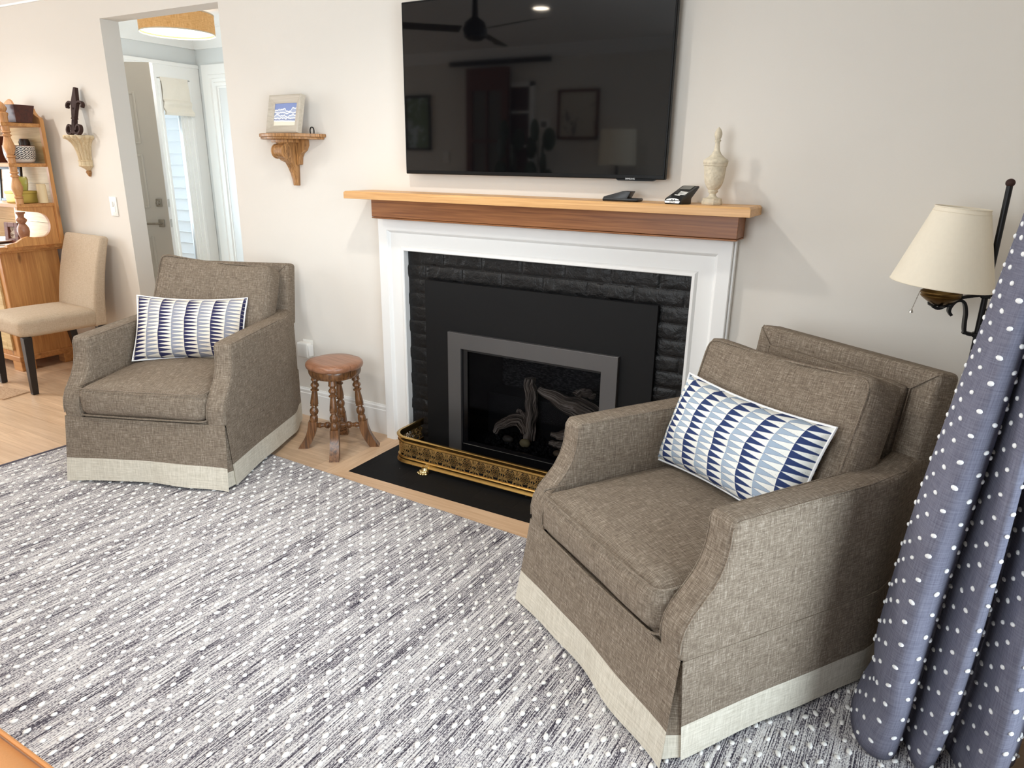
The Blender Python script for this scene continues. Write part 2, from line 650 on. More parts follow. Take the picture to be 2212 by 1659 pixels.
def mesh_screen_mat():
    t = NT('firebox_mesh_back')
    a = t.noise(t.coords('Object', (60, 60, 160)), 1.0, 3, 0.6)
    c = t.ramp(a, [(0.45, S(14, 14, 15)), (0.72, S(96, 96, 96))])
    t.bump(a, 0.7, 0.004)
    return t.set(c, 0.6)


m_firemesh = mesh_screen_mat()


def rug_mat():
    t = NT('navy_ivory_flatweave')
    # warp stripes run along local y; thread colour changes across x and drifts along y
    a = t.noise(t.coords('Object', (310, 7, 1)), 1.0, 2, 0.6)
    b = t.noise(t.coords('Object', (150, 5, 1), loc=(2, 3, 0)), 1.0, 2, 0.6)
    w = t.noise(t.coords('Object', (330, 150, 1), loc=(5, 1, 0)), 1.0, 1, 0.5)
    big = t.noise(t.coords('Object', (20, 0.8, 1), loc=(1, 8, 0)), 1.0, 3, 0.5)
    f = t.math('ADD', t.math('ADD', t.math('MULTIPLY', a, 0.46), t.math('MULTIPLY', b, 0.18)),
               t.math('ADD', t.math('MULTIPLY', w, 0.30), t.math('MULTIPLY', big, 0.16)))
    c = t.ramp(f, [(0.44, S(44, 40, 52)), (0.51, S(108, 103, 111)), (0.56, S(196, 192, 192)), (0.66, S(234, 231, 228))])
    t.bump(t.math('ADD', a, w), 0.7, 0.004)
    return t.set(c, 0.95, spec=0.15)


m_rug = rug_mat()
m_rug_edge = plain('rug_binding', S(70, 66, 78), 0.95, var=0.3, scale=90)


def jute_mat():
    t = NT('jute_mat_weave')
    f = t.math('ADD', t.noise(t.coords('Object', (40, 300, 1)), 1.0, 2), t.noise(t.coords('Object', (300, 60, 1)), 1.0, 2))
    c = t.ramp(t.math('MULTIPLY', f, 0.5), [(0.38, S(160, 124, 92)), (0.62, S(206, 176, 144))])
    t.bump(f, 0.5, 0.004)
    return t.set(c, 0.95)


m_jute = jute_mat()


def pillow_mat(name, cw, rh, cols):
    """columns of long triangles, bases to the left, tips to the right, woven on cream"""
    t = NT(name)
    tc = t.n('ShaderNodeTexCoord')
    sep = t.n('ShaderNodeSeparateXYZ')
    wob = t.n('ShaderNodeVectorMath', operation='MULTIPLY_ADD')
    nz = t.n('ShaderNodeTexNoise', i_Scale=14.0, i_Detail=2.0)
    t.l(tc.outputs['UV'], nz.inputs['Vector'])
    wob.inputs[1].default_value = (0.004, 0.004, 0)
    t.l(nz.outputs['Color'], wob.inputs[0])
    t.l(tc.outputs['UV'], wob.inputs[2])
    t.l(wob.outputs[0], sep.inputs[0])
    u = t.math('DIVIDE', t.math('ADD', sep.outputs[0], 10 * cw), cw)
    col = t.math('FLOOR', u)
    fu = t.math('FRACT', u)
    vv = t.math('ADD', t.math('DIVIDE', t.math('ADD', sep.outputs[1], 20 * rh), rh), t.math('MULTIPLY', col, 0.37))
    row = t.math('FLOOR', vv)
    fv = t.math('FRACT', vv)
    # distance of the point from the triangle's axis against its half-width there
    half = t.math('MULTIPLY', t.math('SUBTRACT', 1.0, fu), 0.5)
    half = t.math('ADD', half, t.math('MULTIPLY', t.math('SINE', t.math('MULTIPLY', fu, 6.283)), -0.018))
    d = t.math('ABSOLUTE', t.math('SUBTRACT', fv, 0.5))
    tri = t.math('LESS_THAN', d, half)
    edge = t.math('LESS_THAN', t.math('ABSOLUTE', t.math('SUBTRACT', d, half)), 0.035)
    par = t.math('MODULO', col, 2.0)
    base = t.mix(par, cols[0], cols[1])
    # tiny printed dots inside some of the pale triangles
    dots = t.n('ShaderNodeTexVoronoi', i_Scale=420.0)
    t.l(tc.outputs['UV'], dots.inputs['Vector'])
    dm = t.math('MULTIPLY', t.math('LESS_THAN', dots.outputs['Distance'], 0.33),
                t.math('LESS_THAN', t.math('MODULO', t.math('ADD', row, col), 3.0), 0.5))
    ground = t.mix(t.math('MULTIPLY', dm, 0.35), cols[2], cols[3])
    c = t.mix(tri, ground, base)
    c = t.mix(t.math('MULTIPLY', edge, 0.6), c, cols[4])
    wv = t.noise(t.coords('UV', (500, 500, 1)), 1.0, 2)
    t.bump(wv, 0.25, 0.001)
    return t.set(c, 0.95, spec=0.15)


def curtain_mat():
    t = NT('blue_grey_linen_curtain')
    a = t.noise(t.coords('UV', (300, 14, 1)), 1.0, 3, 0.6)
    b = t.noise(t.coords('UV', (14, 300, 1)), 1.0, 3, 0.6)
    c = t.ramp(t.math('MULTIPLY', t.math('ADD', a, b), 0.5), [(0.35, S(120, 119, 137)), (0.65, S(154, 155, 172))])
    t.set(c, 0.95, spec=0.1)
    dif = t.b
    tl = t.n('ShaderNodeBsdfTranslucent')
    t.l(c, tl.inputs[0])
    mx = t.n('ShaderNodeMixShader')
    mx.inputs[0].default_value = 0.35
    t.l(dif.outputs[0], mx.inputs[1])
    t.l(tl.outputs[0], mx.inputs[2])
    t.l(mx.outputs[0], t.t.nodes['Material Output'].inputs[0])
    return t.m


m_curtain = curtain_mat()


def drum_mat():
    t = NT('woven_burlap_shade')
    a = t.noise(t.coords('Object', (30, 30, 700)), 1.0, 2)
    b = t.noise(t.coords('UV', (500, 20, 1)), 1.0, 2)
    c = t.ramp(t.math('MULTIPLY', t.math('ADD', a, b), 0.5), [(0.36, S(204, 146, 82)), (0.62, S(240, 196, 136))])
    t.set(c, 0.9)
    t.l(c, t.b.inputs['Emission Color'])
    t.b.inputs['Emission Strength'].default_value = 0.22
    return t.m


m_drum = drum_mat()


def pot_mat():
    t = NT('black_white_pattern_glaze')
    tc = t.n('ShaderNodeTexCoord')
    sep = t.n('ShaderNodeSeparateXYZ')
    t.l(tc.outputs['UV'], sep.inputs[0])
    def ch(x, s):
        return t.math('ABSOLUTE', t.math('SUBTRACT', t.math('FRACT', t.math('MULTIPLY', x, s)), 0.5))
    d = t.math('ADD', ch(sep.outputs[0], 9.0), ch(sep.outputs[1], 3.0))
    f = t.math('LESS_THAN', t.math('FRACT', t.math('MULTIPLY', d, 3.2)), 0.5)
    inz = t.math('MULTIPLY', t.math('GREATER_THAN', sep.outputs[1], 0.22), t.math('LESS_THAN', sep.outputs[1], 0.95))
    c = t.mix(t.math('MULTIPLY', f, inz), S(226, 220, 210), S(44, 40, 48))
    return t.set(c, 0.35)


m_pot = pot_mat()
# ------------------------------------------------------------------ the room
XL, XR, YO, ZC = -7.4, 0.5, -3.5, 2.41          # left wall, right wall, opposite wall, ceiling
DX0, DX1, DZ = -4.324, -3.302, 2.177            # cased opening to the foyer
FX0, FX1, FY1, FZ = -5.45, -2.5, 1.5, 2.405     # foyer
FBX0, FBX1, FBZ0, FBZ1 = -1.80, -1.06, 0.03, 0.585   # firebox hole

bm = nb()
bx(bm, XL - .1, DX0, 0, .114, 0, ZC + .05)
bx(bm, DX0, DX1, 0, .114, DZ, ZC + .05)
bx(bm, DX1, FBX0, 0, .114, 0, ZC + .05)
bx(bm, FBX1, XR + .1, 0, .114, 0, ZC + .05)
bx(bm, FBX0, FBX1, 0, .114, FBZ1, ZC + .05)
bx(bm, FBX0, FBX1, 0, .114, 0, FBZ0)
struct('wall_back', bm, m_wall, smooth=False)

bm = nb()
bx(bm, XR, XR + .1, -.95, 0, 0, ZC + .05)
bx(bm, XR, XR + .1, YO, -3.2, 0, ZC + .05)
bx(bm, XR, XR + .1, -3.2, -.95, 2.12, ZC + .05)
struct('wall_right', bm, m_wall, smooth=False)
bm = nb()
bx(bm, XL - .1, XL, -.5, 0, 0, ZC + .05)
bx(bm, XL - .1, XL, YO, -3.3, 0, ZC + .05)
bx(bm, XL - .1, XL, -3.3, -.5, 0, .35)
bx(bm, XL - .1, XL, -3.3, -.5, 2.3, ZC + .05)
struct('wall_left', bm, m_wall, smooth=False)
bm = nb()
bx(bm, XL - .1, -1.7, YO - .1, YO, 0, ZC + .05)
bx(bm, -.6, XR + .1, YO - .1, YO, 0, ZC + .05)
bx(bm, -1.7, -.6, YO - .1, YO, 0, .8)
bx(bm, -1.7, -.6, YO - .1, YO, 2.2, ZC + .05)
struct('wall_front', bm, m_wall, smooth=False)
bm = nb()
bx(bm, XL - .1, XR + .1, YO - .1, .114, ZC, ZC + .1)
struct('ceiling', bm, m_ceil, smooth=False)

bm = nb()
bx(bm, XL - .1, XR + .1, YO - .1, FY1 + .1, -.05, 0)
struct('floor', bm, m_floor, smooth=False)

# boards laid as a mitred border round the hearth
HX0, HX1, HY = -2.150, -.678, -.476
bm = nb()
w_ = .105
add_prism(bm, [(HX0 - w_, HY - w_), (HX1 + w_, HY - w_), (HX1, HY), (HX0, HY)], 'z', 0.0, .0015)
struct('trim_1', bm, m_border, smooth=False)
bm = nb()
add_prism(bm, [(HX0 - w_, HY - w_), (HX0, HY), (HX0, -.05), (HX0 - w_, -.05)], 'z', 0.0, .0015)
add_prism(bm, [(HX1 + w_, HY - w_), (HX1 + w_, -.05), (HX1, -.05), (HX1, HY)], 'z', 0.0, .0015)
struct('trim_2', bm, m_border_y, smooth=False)
bm = nb()
bx(bm, HX0, HX1, HY, 0.0, 0.0, .003)
struct('trim_3', bm, m_hearth, smooth=False)
bpy.data.objects['trim_3']['label'] = 'black painted hearth slab let into the oak floor'

# baseboards
def baseboard(name, x0, x1, y, z=.165):
    bm = nb()
    prof = [(0, 0), (-.015, 0), (-.015, z - .03), (-.012, z - .026), (-.012, z - .012), (-.007, z - .006), (-.005, z), (0, z)]
    add_prism(bm, [(y + a, b) for a, b in prof], 'x', x0, x1)
    return struct(name, bm, m_trim, smooth=False)


baseboard('baseboard_back', DX1, -2.2775, 0)
bm = nb()
for (x0, x1) in ((XL, DX0), (-.5635, XR)):
    prof = [(0, 0), (-.015, 0), (-.015, .135), (-.012, .139), (-.012, .153), (-.007, .159), (-.005, .165), (0, .165)]
    add_prism(bm, prof, 'x', x0, x1)
struct('baseboard_left', bm, m_trim, smooth=False)
bm = nb()
bx(bm, XL, -4.35, YO, YO + .015, 0, .16)
bx(bm, -3.2, XR, YO, YO + .015, 0, .16)
struct('baseboard_front', bm, m_trim, smooth=False)

# crown moulding
bm = nb()
prof = [(0, 2.317), (-.012, 2.317), (-.016, 2.327), (-.03, 2.337), (-.055, 2.365), (-.075, 2.39), (-.085, 2.397), (-.09, 2.41), (0, 2.41)]
add_prism(bm, prof, 'x', XL, XR)
struct('trim_4', bm, m_trim, angle=30)
bm = nb()
prof = [(YO - a, b) for a, b in prof]
add_prism(bm, prof, 'x', XL, XR)
struct('trim_5', bm, m_trim, angle=30)

# glass door behind the curtain on the right, window in the left wall
def frame_x(bm, x, y0, y1, z0, z1, w, d, cross=()):
    bx(bm, x, x + d, y0, y0 + w, z0, z1); bx(bm, x, x + d, y1 - w, y1, z0, z1)
    bx(bm, x, x + d, y0 + w, y1 - w, z1 - w, z1); bx(bm, x, x + d, y0 + w, y1 - w, z0, z0 + w)
    for c in cross: bx(bm, x, x + d, c - w / 2, c + w / 2, z0 + w, z1 - w)


d1 = thing('door_1', None, None)
bm = nb(); frame_x(bm, XR + .02, -3.2, -.95, 0.0, 2.12, .07, .06, (-2.07,)); build('door_frame', bm, m_trim, d1, smooth=False)
bm = nb(); bx(bm, XR + .045, XR + .051, -3.13, -1.02, .07, 2.05); build('glass_pane', bm, m_glass, d1, smooth=False)
d1['kind'] = 'structure'
w1 = thing('window_1', None, None)
bm = nb(); frame_x(bm, XL - .08, -3.3, -.5, .35, 2.3, .06, .06, (-2.37, -1.43)); build('window_frame', bm, m_trim, w1, smooth=False)
bm = nb(); bx(bm, XL - .055, XL - .05, -3.24, -.56, .41, 2.24); build('glass_pane', bm, m_glass, w1, smooth=False)
w1['kind'] = 'structure'
w3 = thing('window_added', None, None)  # unseen window added in the opposite wall to let the front fill in
w3['kind'] = 'structure'
bm = nb()
for a, b, c, d in ((-1.7, -1.64, .8, 2.2), (-.66, -.6, .8, 2.2), (-1.64, -.66, .8, .86), (-1.64, -.66, 2.14, 2.2), (-1.18, -1.12, .86, 2.14)): bx(bm, a, b, YO - .08, YO - .02, c, d)
build('window_frame', bm, m_trim, w3, smooth=False)
bm = nb(); bx(bm, -1.65, -.65, YO - .055, YO - .05, .85, 2.15); build('glass_pane', bm, m_glass, w3, smooth=False)

# ------------------------------------------------------------------ foyer seen through the cased opening
bm = nb()
bx(bm, FX0 - .1, FX0, .114, .13, 0, FZ)
bx(bm, FX0 - .1, FX0, 1.0, 1.13, 0, FZ)
bx(bm, FX0 - .03, FX0, 1.31, FY1 + .1, 0, FZ)
bx(bm, FX0 - .1, FX0, .13, 1.0, 2.06, FZ)
bx(bm, FX0 - .1, FX0, 1.13, 1.31, 2.0, FZ)
bx(bm, FX0 - .1, FX0, 1.13, 1.31, 0, .22)
struct('wall_foyer_left', bm, m_foyer, smooth=False)
bm = nb()
bx(bm, FX0, FX1, FY1, FY1 + .1, 0, FZ)
struct('wall_foyer_back', bm, m_foyer, smooth=False)
bm = nb()
bx(bm, FX1, FX1 + .1, .114, FY1 + .1, 0, FZ)
struct('wall_foyer_right', bm, m_foyer, smooth=False)
bm = nb()
bx(bm, FX0 - .1, FX1 + .1, .114, FY1 + .1, FZ, FZ + .1)
struct('ceiling_foyer', bm, m_ceil, smooth=False)
# crown round the foyer
cp = [(0, 2.268), (.012, 2.268), (.018, 2.285), (.04, 2.31), (.075, 2.35), (.105, 2.378), (.118, 2.39), (.122, FZ), (0, FZ)]
bm = nb()
add_prism(bm, [(FX0 + a, b) for a, b in cp], 'y', .114, FY1)
struct('trim_6', bm, m_trim, angle=30)
bm = nb()
add_prism(bm, [(FY1 - a, b) for a, b in cp], 'x', FX0, FX1)
struct('trim_7', bm, m_trim, angle=30)
# wide white casing round the front door and its sidelight (on the foyer's left wall)
bm = nb()
x0 = FX0
bx(bm, x0, x0 + .022, .114, .14, 0, 2.146)
bx(bm, x0, x0 + .022, .99, 1.10, 0, 2.02)
bx(bm, x0, x0 + .022, 1.40, 1.495, 0, 2.02)
bx(bm, x0, x0 + .022, .14, 1.495, 2.02, 2.146)
bx(bm, x0, x0 + .034, .114, 1.495, 2.118, 2.146, .004)
for (a, b, t) in ((1.372, 1.40, .034), (1.10, 1.122, .034)):
    bx(bm, x0, x0 + t, a, b, .16, 2.012, .004)
struct('trim_8', bm, m_trim, smooth=False)
# sidelight
w2 = thing('window_2', None, None)
w2['kind'] = 'structure'
bm = nb()
for (a, b, d) in ((1.122, 1.140, .006), (1.285, 1.305, .010), (1.305, 1.338, .018), (1.338, 1.372, .026)):
    bx(bm, x0 - .03, x0 + d, a, b, .16, 2.0)
bx(bm, x0 - .09, x0 + .01, 1.12, 1.372, 1.985, 2.03)
bx(bm, x0 - .09, x0 + .01, 1.12, 1.372, .13, .25)
build('window_frame', bm, m_trim, w2, smooth=False)
bm = nb(); bx(bm, x0 - .014, x0 - .010, 1.136, 1.29, .25, 1.985); build('glass_pane', bm, m_glass, w2, smooth=False)
# white clapboard outside
bm = nb()
for k in range(24):
    z = .0 + k * .1035
    add_prism(bm, [(1.75, z), (1.722, z), (1.728, z + .006), (1.747, z + .1035), (1.75, z + .1035)], 'x', -7.6, -5.62)
struct('wall_siding', bm, m_siding, smooth=False)
# second cased door on the foyer's back wall
bm = nb()
prof_ = [(0, 0), (0, .010), (.012, .012), (.016, .026), (.040, .026), (.046, .016), (.070, .018), (.076, .030), (.100, .030), (.104, .022), (.180, .022), (.184, 0)]
rows_ = [[(-5.19 - d, FY1 - y, 0), (-5.19 - d, FY1 - y, 1.965 + d), (-4.25 + d, FY1 - y, 1.965 + d), (-4.25 + d, FY1 - y, 0)] for d, y in prof_]
add_grid(bm, rows_)
bmesh.ops.recalc_face_normals(bm, faces=bm.faces[:])
struct('trim_9', bm, m_trim, smooth=False)
d3 = thing('door_3', None, None)
d3['kind'] = 'structure'
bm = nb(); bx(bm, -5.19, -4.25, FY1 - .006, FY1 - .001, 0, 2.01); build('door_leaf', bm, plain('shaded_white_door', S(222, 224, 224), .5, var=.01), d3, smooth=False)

# open front door leaf: hinged by the opening, swung into the foyer
hinge = Vector((-5.40, .175, 0)); latch = Vector((-4.735, .565, 0))
ang = math.atan2(latch.y - hinge.y, latch.x - hinge.x); L = (latch - hinge).length
d2 = thing('door_2', None, None, hinge, ang)
d2['kind'] = 'structure'
T_ = .045
bm = nb()
bx(bm, 0, L, 0, T_, .01, 2.03)
build('door_leaf', bm, m_door, d2, smooth=False)
bm = nb()
bx(bm, L, L + .002, .002, T_ - .002, .01, 2.03)
build('door_edge', bm, m_trim, d2, smooth=False)
bm = nb()
def panel_frame(x0, x1, z0, z1, w=.016):
    for a, b, c, d in ((x0, x0 + w, z0, z1), (x1 - w, x1, z0, z1), (x0 + w, x1 - w, z0, z0 + w), (x0 + w, x1 - w, z1 - w, z1)):
        bx(bm, a, b, -.009, 0, c, d, .003)
for z0, z1 in ((1.50, 1.84), (1.06, 1.43), (.20, .86)):
    panel_frame(.10, .34, z0, z1); panel_frame(.40, L - .125, z0, z1)
build('panel_moulding', bm, m_door, d2, smooth=False)
bm = nb(); bx(bm, L - .075, L - .035, -.012, 0, 1.07, 1.125, .003); add_tube(bm, [(L - .055, -.012, 1.097), (L - .055, -.03, 1.097)], .014, 14)
bx(bm, L - .059, L - .051, -.042, -.028, 1.082, 1.112, .002); build('deadbolt', bm, m_nickel, d2)
bm = nb(); bx(bm, L - .075, L - .035, -.012, 0, .925, .98, .003); add_tube(bm, [(L - .055, -.012, .953), (L - .055, -.045, .953)], .009, 12)
add_tube(bm, [(L - .05, -.045, .953), (L - .165, -.047, .951)], .0075, 10); build('door_handle', bm, m_nickel, d2)
bm = nb()
for z in (1.095, .953): bx(bm, L + .002, L + .0035, .01, T_ - .01, z - .028, z + .028)
build('latch_plate', bm, m_nickel, d2, smooth=False)
bm = nb(); add_tube(bm, [(L - .06, -.004, .70), (L - .06, .0, .70)], .012, 14); build('door_stop', bm, m_nickel, d2)

# roman shade on the sidelight
rs = thing('roman_shade', 'pale linen roman shade half raised over the foyer sidelight', 'blind', (x0, 1.25, 1.74))
bm = nb()
rows = []
for k in range(26):
    t = k / 25
    z = .27 - t * .27
    d = .028 + .012 * math.sin(t * PI) + (.03 * max(0, t - .55) / .45) + .012 * math.sin(t * 22) * (t > .55)
    rows.append([Vector((d + .004 * math.sin(j * 1.3 + k * .3), -.12 + .24 * j / 10 - .012 * t * (1 - j / 5), z)) for j in range(11)])
back = [[p - Vector((.02, 0, 0)) for p in r] for r in rows]
add_grid(bm, rows + back[::-1], close_u=True)
build('shade_fabric', bm, m_roman, rs)
bm = nb(); bx(bm, .002, .03, -.125, .125, .255, .285); build('headrail', bm, m_roman, rs, smooth=False)

# drum light on the foyer ceiling
dl = thing('drum_ceiling_light', 'woven tan drum light glowing on the foyer ceiling', 'ceiling light', (-4.60, .72, 2.22))
R_ = .24
bm = nb()
uv = bm.loops.layers.uv.verify()
add_lathe(bm, [(R_, 0), (R_, .125)], 48)
bm.faces.ensure_lookup_table()
for f in [f for f in bm.faces if len(f.verts) > 4]: bm.faces.remove(f)
for f in bm.faces:
    for l in f.loops:
        a = math.atan2(l.vert.co.y, l.vert.co.x)
        l[uv].uv = (a * R_, l.vert.co.z)
build('drum_shade', bm, m_drum, dl)
bm = nb()
for z in (0.0, .125):
    add_tube(bm, [(R_ * math.cos(2 * PI * k / 48), R_ * math.sin(2 * PI * k / 48), z) for k in range(48)], .004, 6, closed=True)
build('shade_rim', bm, m_shade, dl)
bm = nb(); add_lathe(bm, [(0, .012), (R_ - .006, .012), (R_ - .006, .018), (0, .018)], 48); build('diffuser', bm, m_lampglow, dl)
bm = nb(); add_lathe(bm, [(0, .10), (.012, .10), (.012, .17), (.07, .17), (.07, .185), (0, .185)], 20); build('ceiling_canopy', bm, m_trim, dl)
pl_ = bpy.data.lights.new('foyer_lamp', 'POINT'); pl_.energy = 4; pl_.color = (1, .96, .9); pl_.shadow_soft_size = .12
po_ = bpy.data.objects.new('foyer_lamp', pl_); COL.objects.link(po_); po_.location = (-4.60, .72, 2.12)

# little brown table just inside the foyer (only its corner shows past the jamb)
ft = thing('side_table', 'brown wooden side table in the foyer, just visible past the door jamb', 'table', (-3.6, .42, 0))
bm = nb(); bx(bm, -.20, .4, -.15, .15, .545, .575, .004); build('tabletop', bm, m_brown_frame, ft)
for sx in (-.165, .365):
    for sy in (-.12, .12):
        bm = nb(); bx(bm, sx - .012, sx + .012, sy - .012, sy + .012, 0, .545, .002); build('leg', bm, m_brown_frame, ft)
# ------------------------------------------------------------------ fireplace
def frame_sweep(bm, xi0, xi1, zi, prof, z0=0.0):
    """mitred three-sided frame round an opening; prof = (distance out from the opening, y)"""
    rows = [[(xi0 - d, y, z0), (xi0 - d, y, min(zi + d, 1.1488)), (xi1 + d, y, min(zi + d, 1.1488)), (xi1 + d, y, z0)] for d, y in prof]
    add_grid(bm, rows)


OX0, OX1, OZ = -2.122, -.719, .997
fs = thing('fireplace_surround', 'white painted moulded fireplace surround under the oak mantel', 'fireplace surround', (0, 0, 0))
bm = nb()
frame_sweep(bm, OX0, OX1, OZ, [(0, 0), (0, -.036), (.003, -.040), (.012, -.040), (.018, -.034), (.022, -.030), (.082, -.030), (.086, -.034), (.090, -.042), (.095, -.046),
                               (.144, -.046), (.147, -.043), (.147, 0)])
bmesh.ops.recalc_face_normals(bm, faces=bm.faces[:])
build('surround_frame', bm, m_trim, fs, angle=20)
bm = nb(); bx(bm, OX0 - .145, OX1 + .145, -.044, -.001, OZ + .143, 1.1490); build('frieze', bm, m_trim, fs, smooth=False)
for x in (OX0 - .1555, OX1 + .1475):
    bm = nb(); bx(bm, x, x + .0078, -.030, -.0005, 0, 1.1493); build('scribe_strip', bm, m_trim, fs, smooth=False)

mt = thing('mantel', 'long honey oak mantel shelf on a darker oak beam', 'mantel', (0, 0, 0))
bm = nb()
v = bx(bm, -2.337, -.494, -.20, -.001, 1.240, 1.274)
es = [e for e in bm.edges if all(abs(q.co.z - 1.274) < 1e-5 for q in e.verts) and not all(abs(q.co.y + .001) < 1e-5 for q in e.verts)]
bmesh.ops.bevel(bm, geom=es, offset=.007, segments=1, affect='EDGES')
bevel_sharp(bm, .0012, 1, 60)
build('shelf_board', bm, m_shelf_oak, mt, smooth=False)
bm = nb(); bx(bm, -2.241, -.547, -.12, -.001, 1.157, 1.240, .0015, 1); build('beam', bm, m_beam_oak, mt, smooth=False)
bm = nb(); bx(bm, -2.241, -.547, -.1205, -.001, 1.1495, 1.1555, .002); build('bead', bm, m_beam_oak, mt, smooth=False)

# painted brick face
bf = thing('brick_surround', 'black painted rough brick face framed by the white surround', 'brickwork', (0, 0, 0))
bm = nb()
course, bh, bw, gap = .0685, .0615, .205, .007
rng = random.Random(3)
def rough_brick(x0, x1, z0, z1, y):
    nx = max(3, int((x1 - x0) / .009)); nz = max(3, int((z1 - z0) / .009))
    seed = Vector((rng.uniform(0, 90), rng.uniform(0, 90), rng.uniform(0, 90)))
    rg = .0016 + .0022 * rng.random()
    rows = []
    for i in range(nx + 1):
        row = []
        for j in range(nz + 1):
            a, b = i / nx, j / nz
            edge = min(a * (x1 - x0), (1 - a) * (x1 - x0), b * (z1 - z0), (1 - b) * (z1 - z0))
            fall = min(1, edge / .008)
            n = noise.fractal(Vector((a * (x1 - x0) * 26, b * (z1 - z0) * 26, 0)) + seed, 1.0, 2.0, 4)
            row.append(Vector((x0 + a * (x1 - x0), y - .004 * fall ** .5 - rg * n * fall, z0 + b * (z1 - z0))))
        rows.append(row)
    ring = [Vector((q.x, .0, q.z)) for q in rows[0]]
    add_grid(bm, [[Vector((r[0].x, -.001, r[0].z))] + r + [Vector((r[-1].x, -.001, r[-1].z))] for r in rows])
PX0, PX1, PZ = -2.006, -.8455, .866          # panel edge: bricks run a little behind it
k = 0
z = .997 - course + .006
while z > -.03:
    off = (k % 2) * (bw + gap) / 2 + .03
    x = OX0 - .24 + off
    while x < OX1 + .03:
        a, b = max(x, OX0 - .012), min(x + bw, OX1 + .012)
        if b - a > .015:
            zt, zb = z + bh, max(z, .003)
            if zb < zt - .01:
                spans = [(a, b)] if z > PZ - .05 else [(a, min(b, PX0 + .03)), (max(a, PX1 - .03), b)]
                for p, q in spans:
                    if q - p > .012: rough_brick(p, q, zb, min(zt, 1.01), -.004)
        x += bw + gap
    z -= course; k += 1
build('brick_face', bm, m_brick, bf, angle=60)
bm = nb()
bx(bm, OX0 - .012, PX0 + .02, -.003, -.0005, .003, 1.01); bx(bm, PX1 - .02, OX1 + .012, -.003, -.0005, .003, 1.01); bx(bm, PX0 + .02, PX1 - .02, -.003, -.0005, PZ - .05, 1.01)
build('mortar', bm, m_brick, bf, smooth=False)

# gas insert
gi = thing('gas_fireplace_insert', 'black gas fireplace insert with gunmetal frame and glass front', 'fireplace', (0, 0, 0))
GX0, GX1, GZ0, GZ1 = -1.789, -1.068, .075, .559
bm = nb()
# flat black panel with a hole
y0, y1 = -.030, -.012
bx(bm, PX0, GX0 - .02, y0, y1, .006, PZ); bx(bm, GX1 + .02, PX1, y0, y1, .006, PZ); bx(bm, GX0 - .02, GX1 + .02, y0, y1, GZ1 + .02, PZ); bx(bm, GX0 - .02, GX1 + .02, y0, y1, .006, GZ0 - .02)
build('surround_panel', bm, m_insert, gi, smooth=False)
bm = nb()
y0, y1 = -.052, -.030
FXa, FXb, FZb = -1.864, -.993, .637
frame_sweep(bm, GX0, GX1, GZ1, [(0, y1), (0, y0 + .001), (.001, y0), (.073, y0), (.0745, y0 + .0015), (.0745, y1)], .03)
build('steel_frame', bm, m_gun, gi, smooth=False)
bm = nb()
bx(bm, GX0, GX1, y0 + .006, y1, .03, GZ0, .002, 1)
build('lower_rail', bm, m_hot, gi, smooth=False)
bm = nb()
w = .03
for a, b, c, d in ((GX0, GX0 + w, GZ0, GZ1), (GX1 - .006, GX1, GZ0, GZ1), (GX0 + w, GX1 - .006, GZ1 - .012, GZ1), (GX0 + w, GX1 - .006, GZ0, GZ0 + .012)): bx(bm, a, b, -.038, -.022, c, d)
build('glass_border', bm, m_hot, gi, smooth=False)
bm = nb(); bx(bm, GX0 + w - .004, GX1 - .004, -.032, -.028, GZ0 + .01, GZ1 - .01); build('glass_front', bm, m_fireglass, gi, smooth=False)
bm = nb()
D = .36
for a in ((GX0 - .003, GX0 + .004, .0, D, GZ0 - .02, GZ1 + .01), (GX1 - .004, GX1 + .003, .0, D, GZ0 - .02, GZ1 + .01), (GX0, GX1, -.02, D, GZ1, GZ1 + .01), (GX0, GX1, -.02, D, GZ0 - .03, GZ0 - .02)): bx(bm, *a)
build('firebox', bm, m_firebox, gi, smooth=False)
bm = nb(); bx(bm, GX0, GX1, D - .015, D, GZ0 - .02, GZ1 + .005); build('back_liner', bm, m_firemesh, gi, smooth=False)
bm = nb(); bx(bm, GX0 + .004, GX1 - .004, D - .16, D - .016, GZ0 - .02, .275); build('burner_ledge', bm, m_firebox, gi, smooth=False)
bm = nb()
rg2 = random.Random(11)
for k in range(520):
    x = rg2.uniform(GX0 + .09, GX1 - .02); yy = rg2.uniform(.01, .2)
    add_ball(bm, (x, yy, .068 + rg2.uniform(0, .02)), rg2.uniform(.005, .011), 5, 4, Matrix.Rotation(rg2.uniform(0, 3), 4, 'X'))
eb = build('ember_bed', bm, m_firebox, gi, smooth=False)
eb['kind'] = 'stuff'

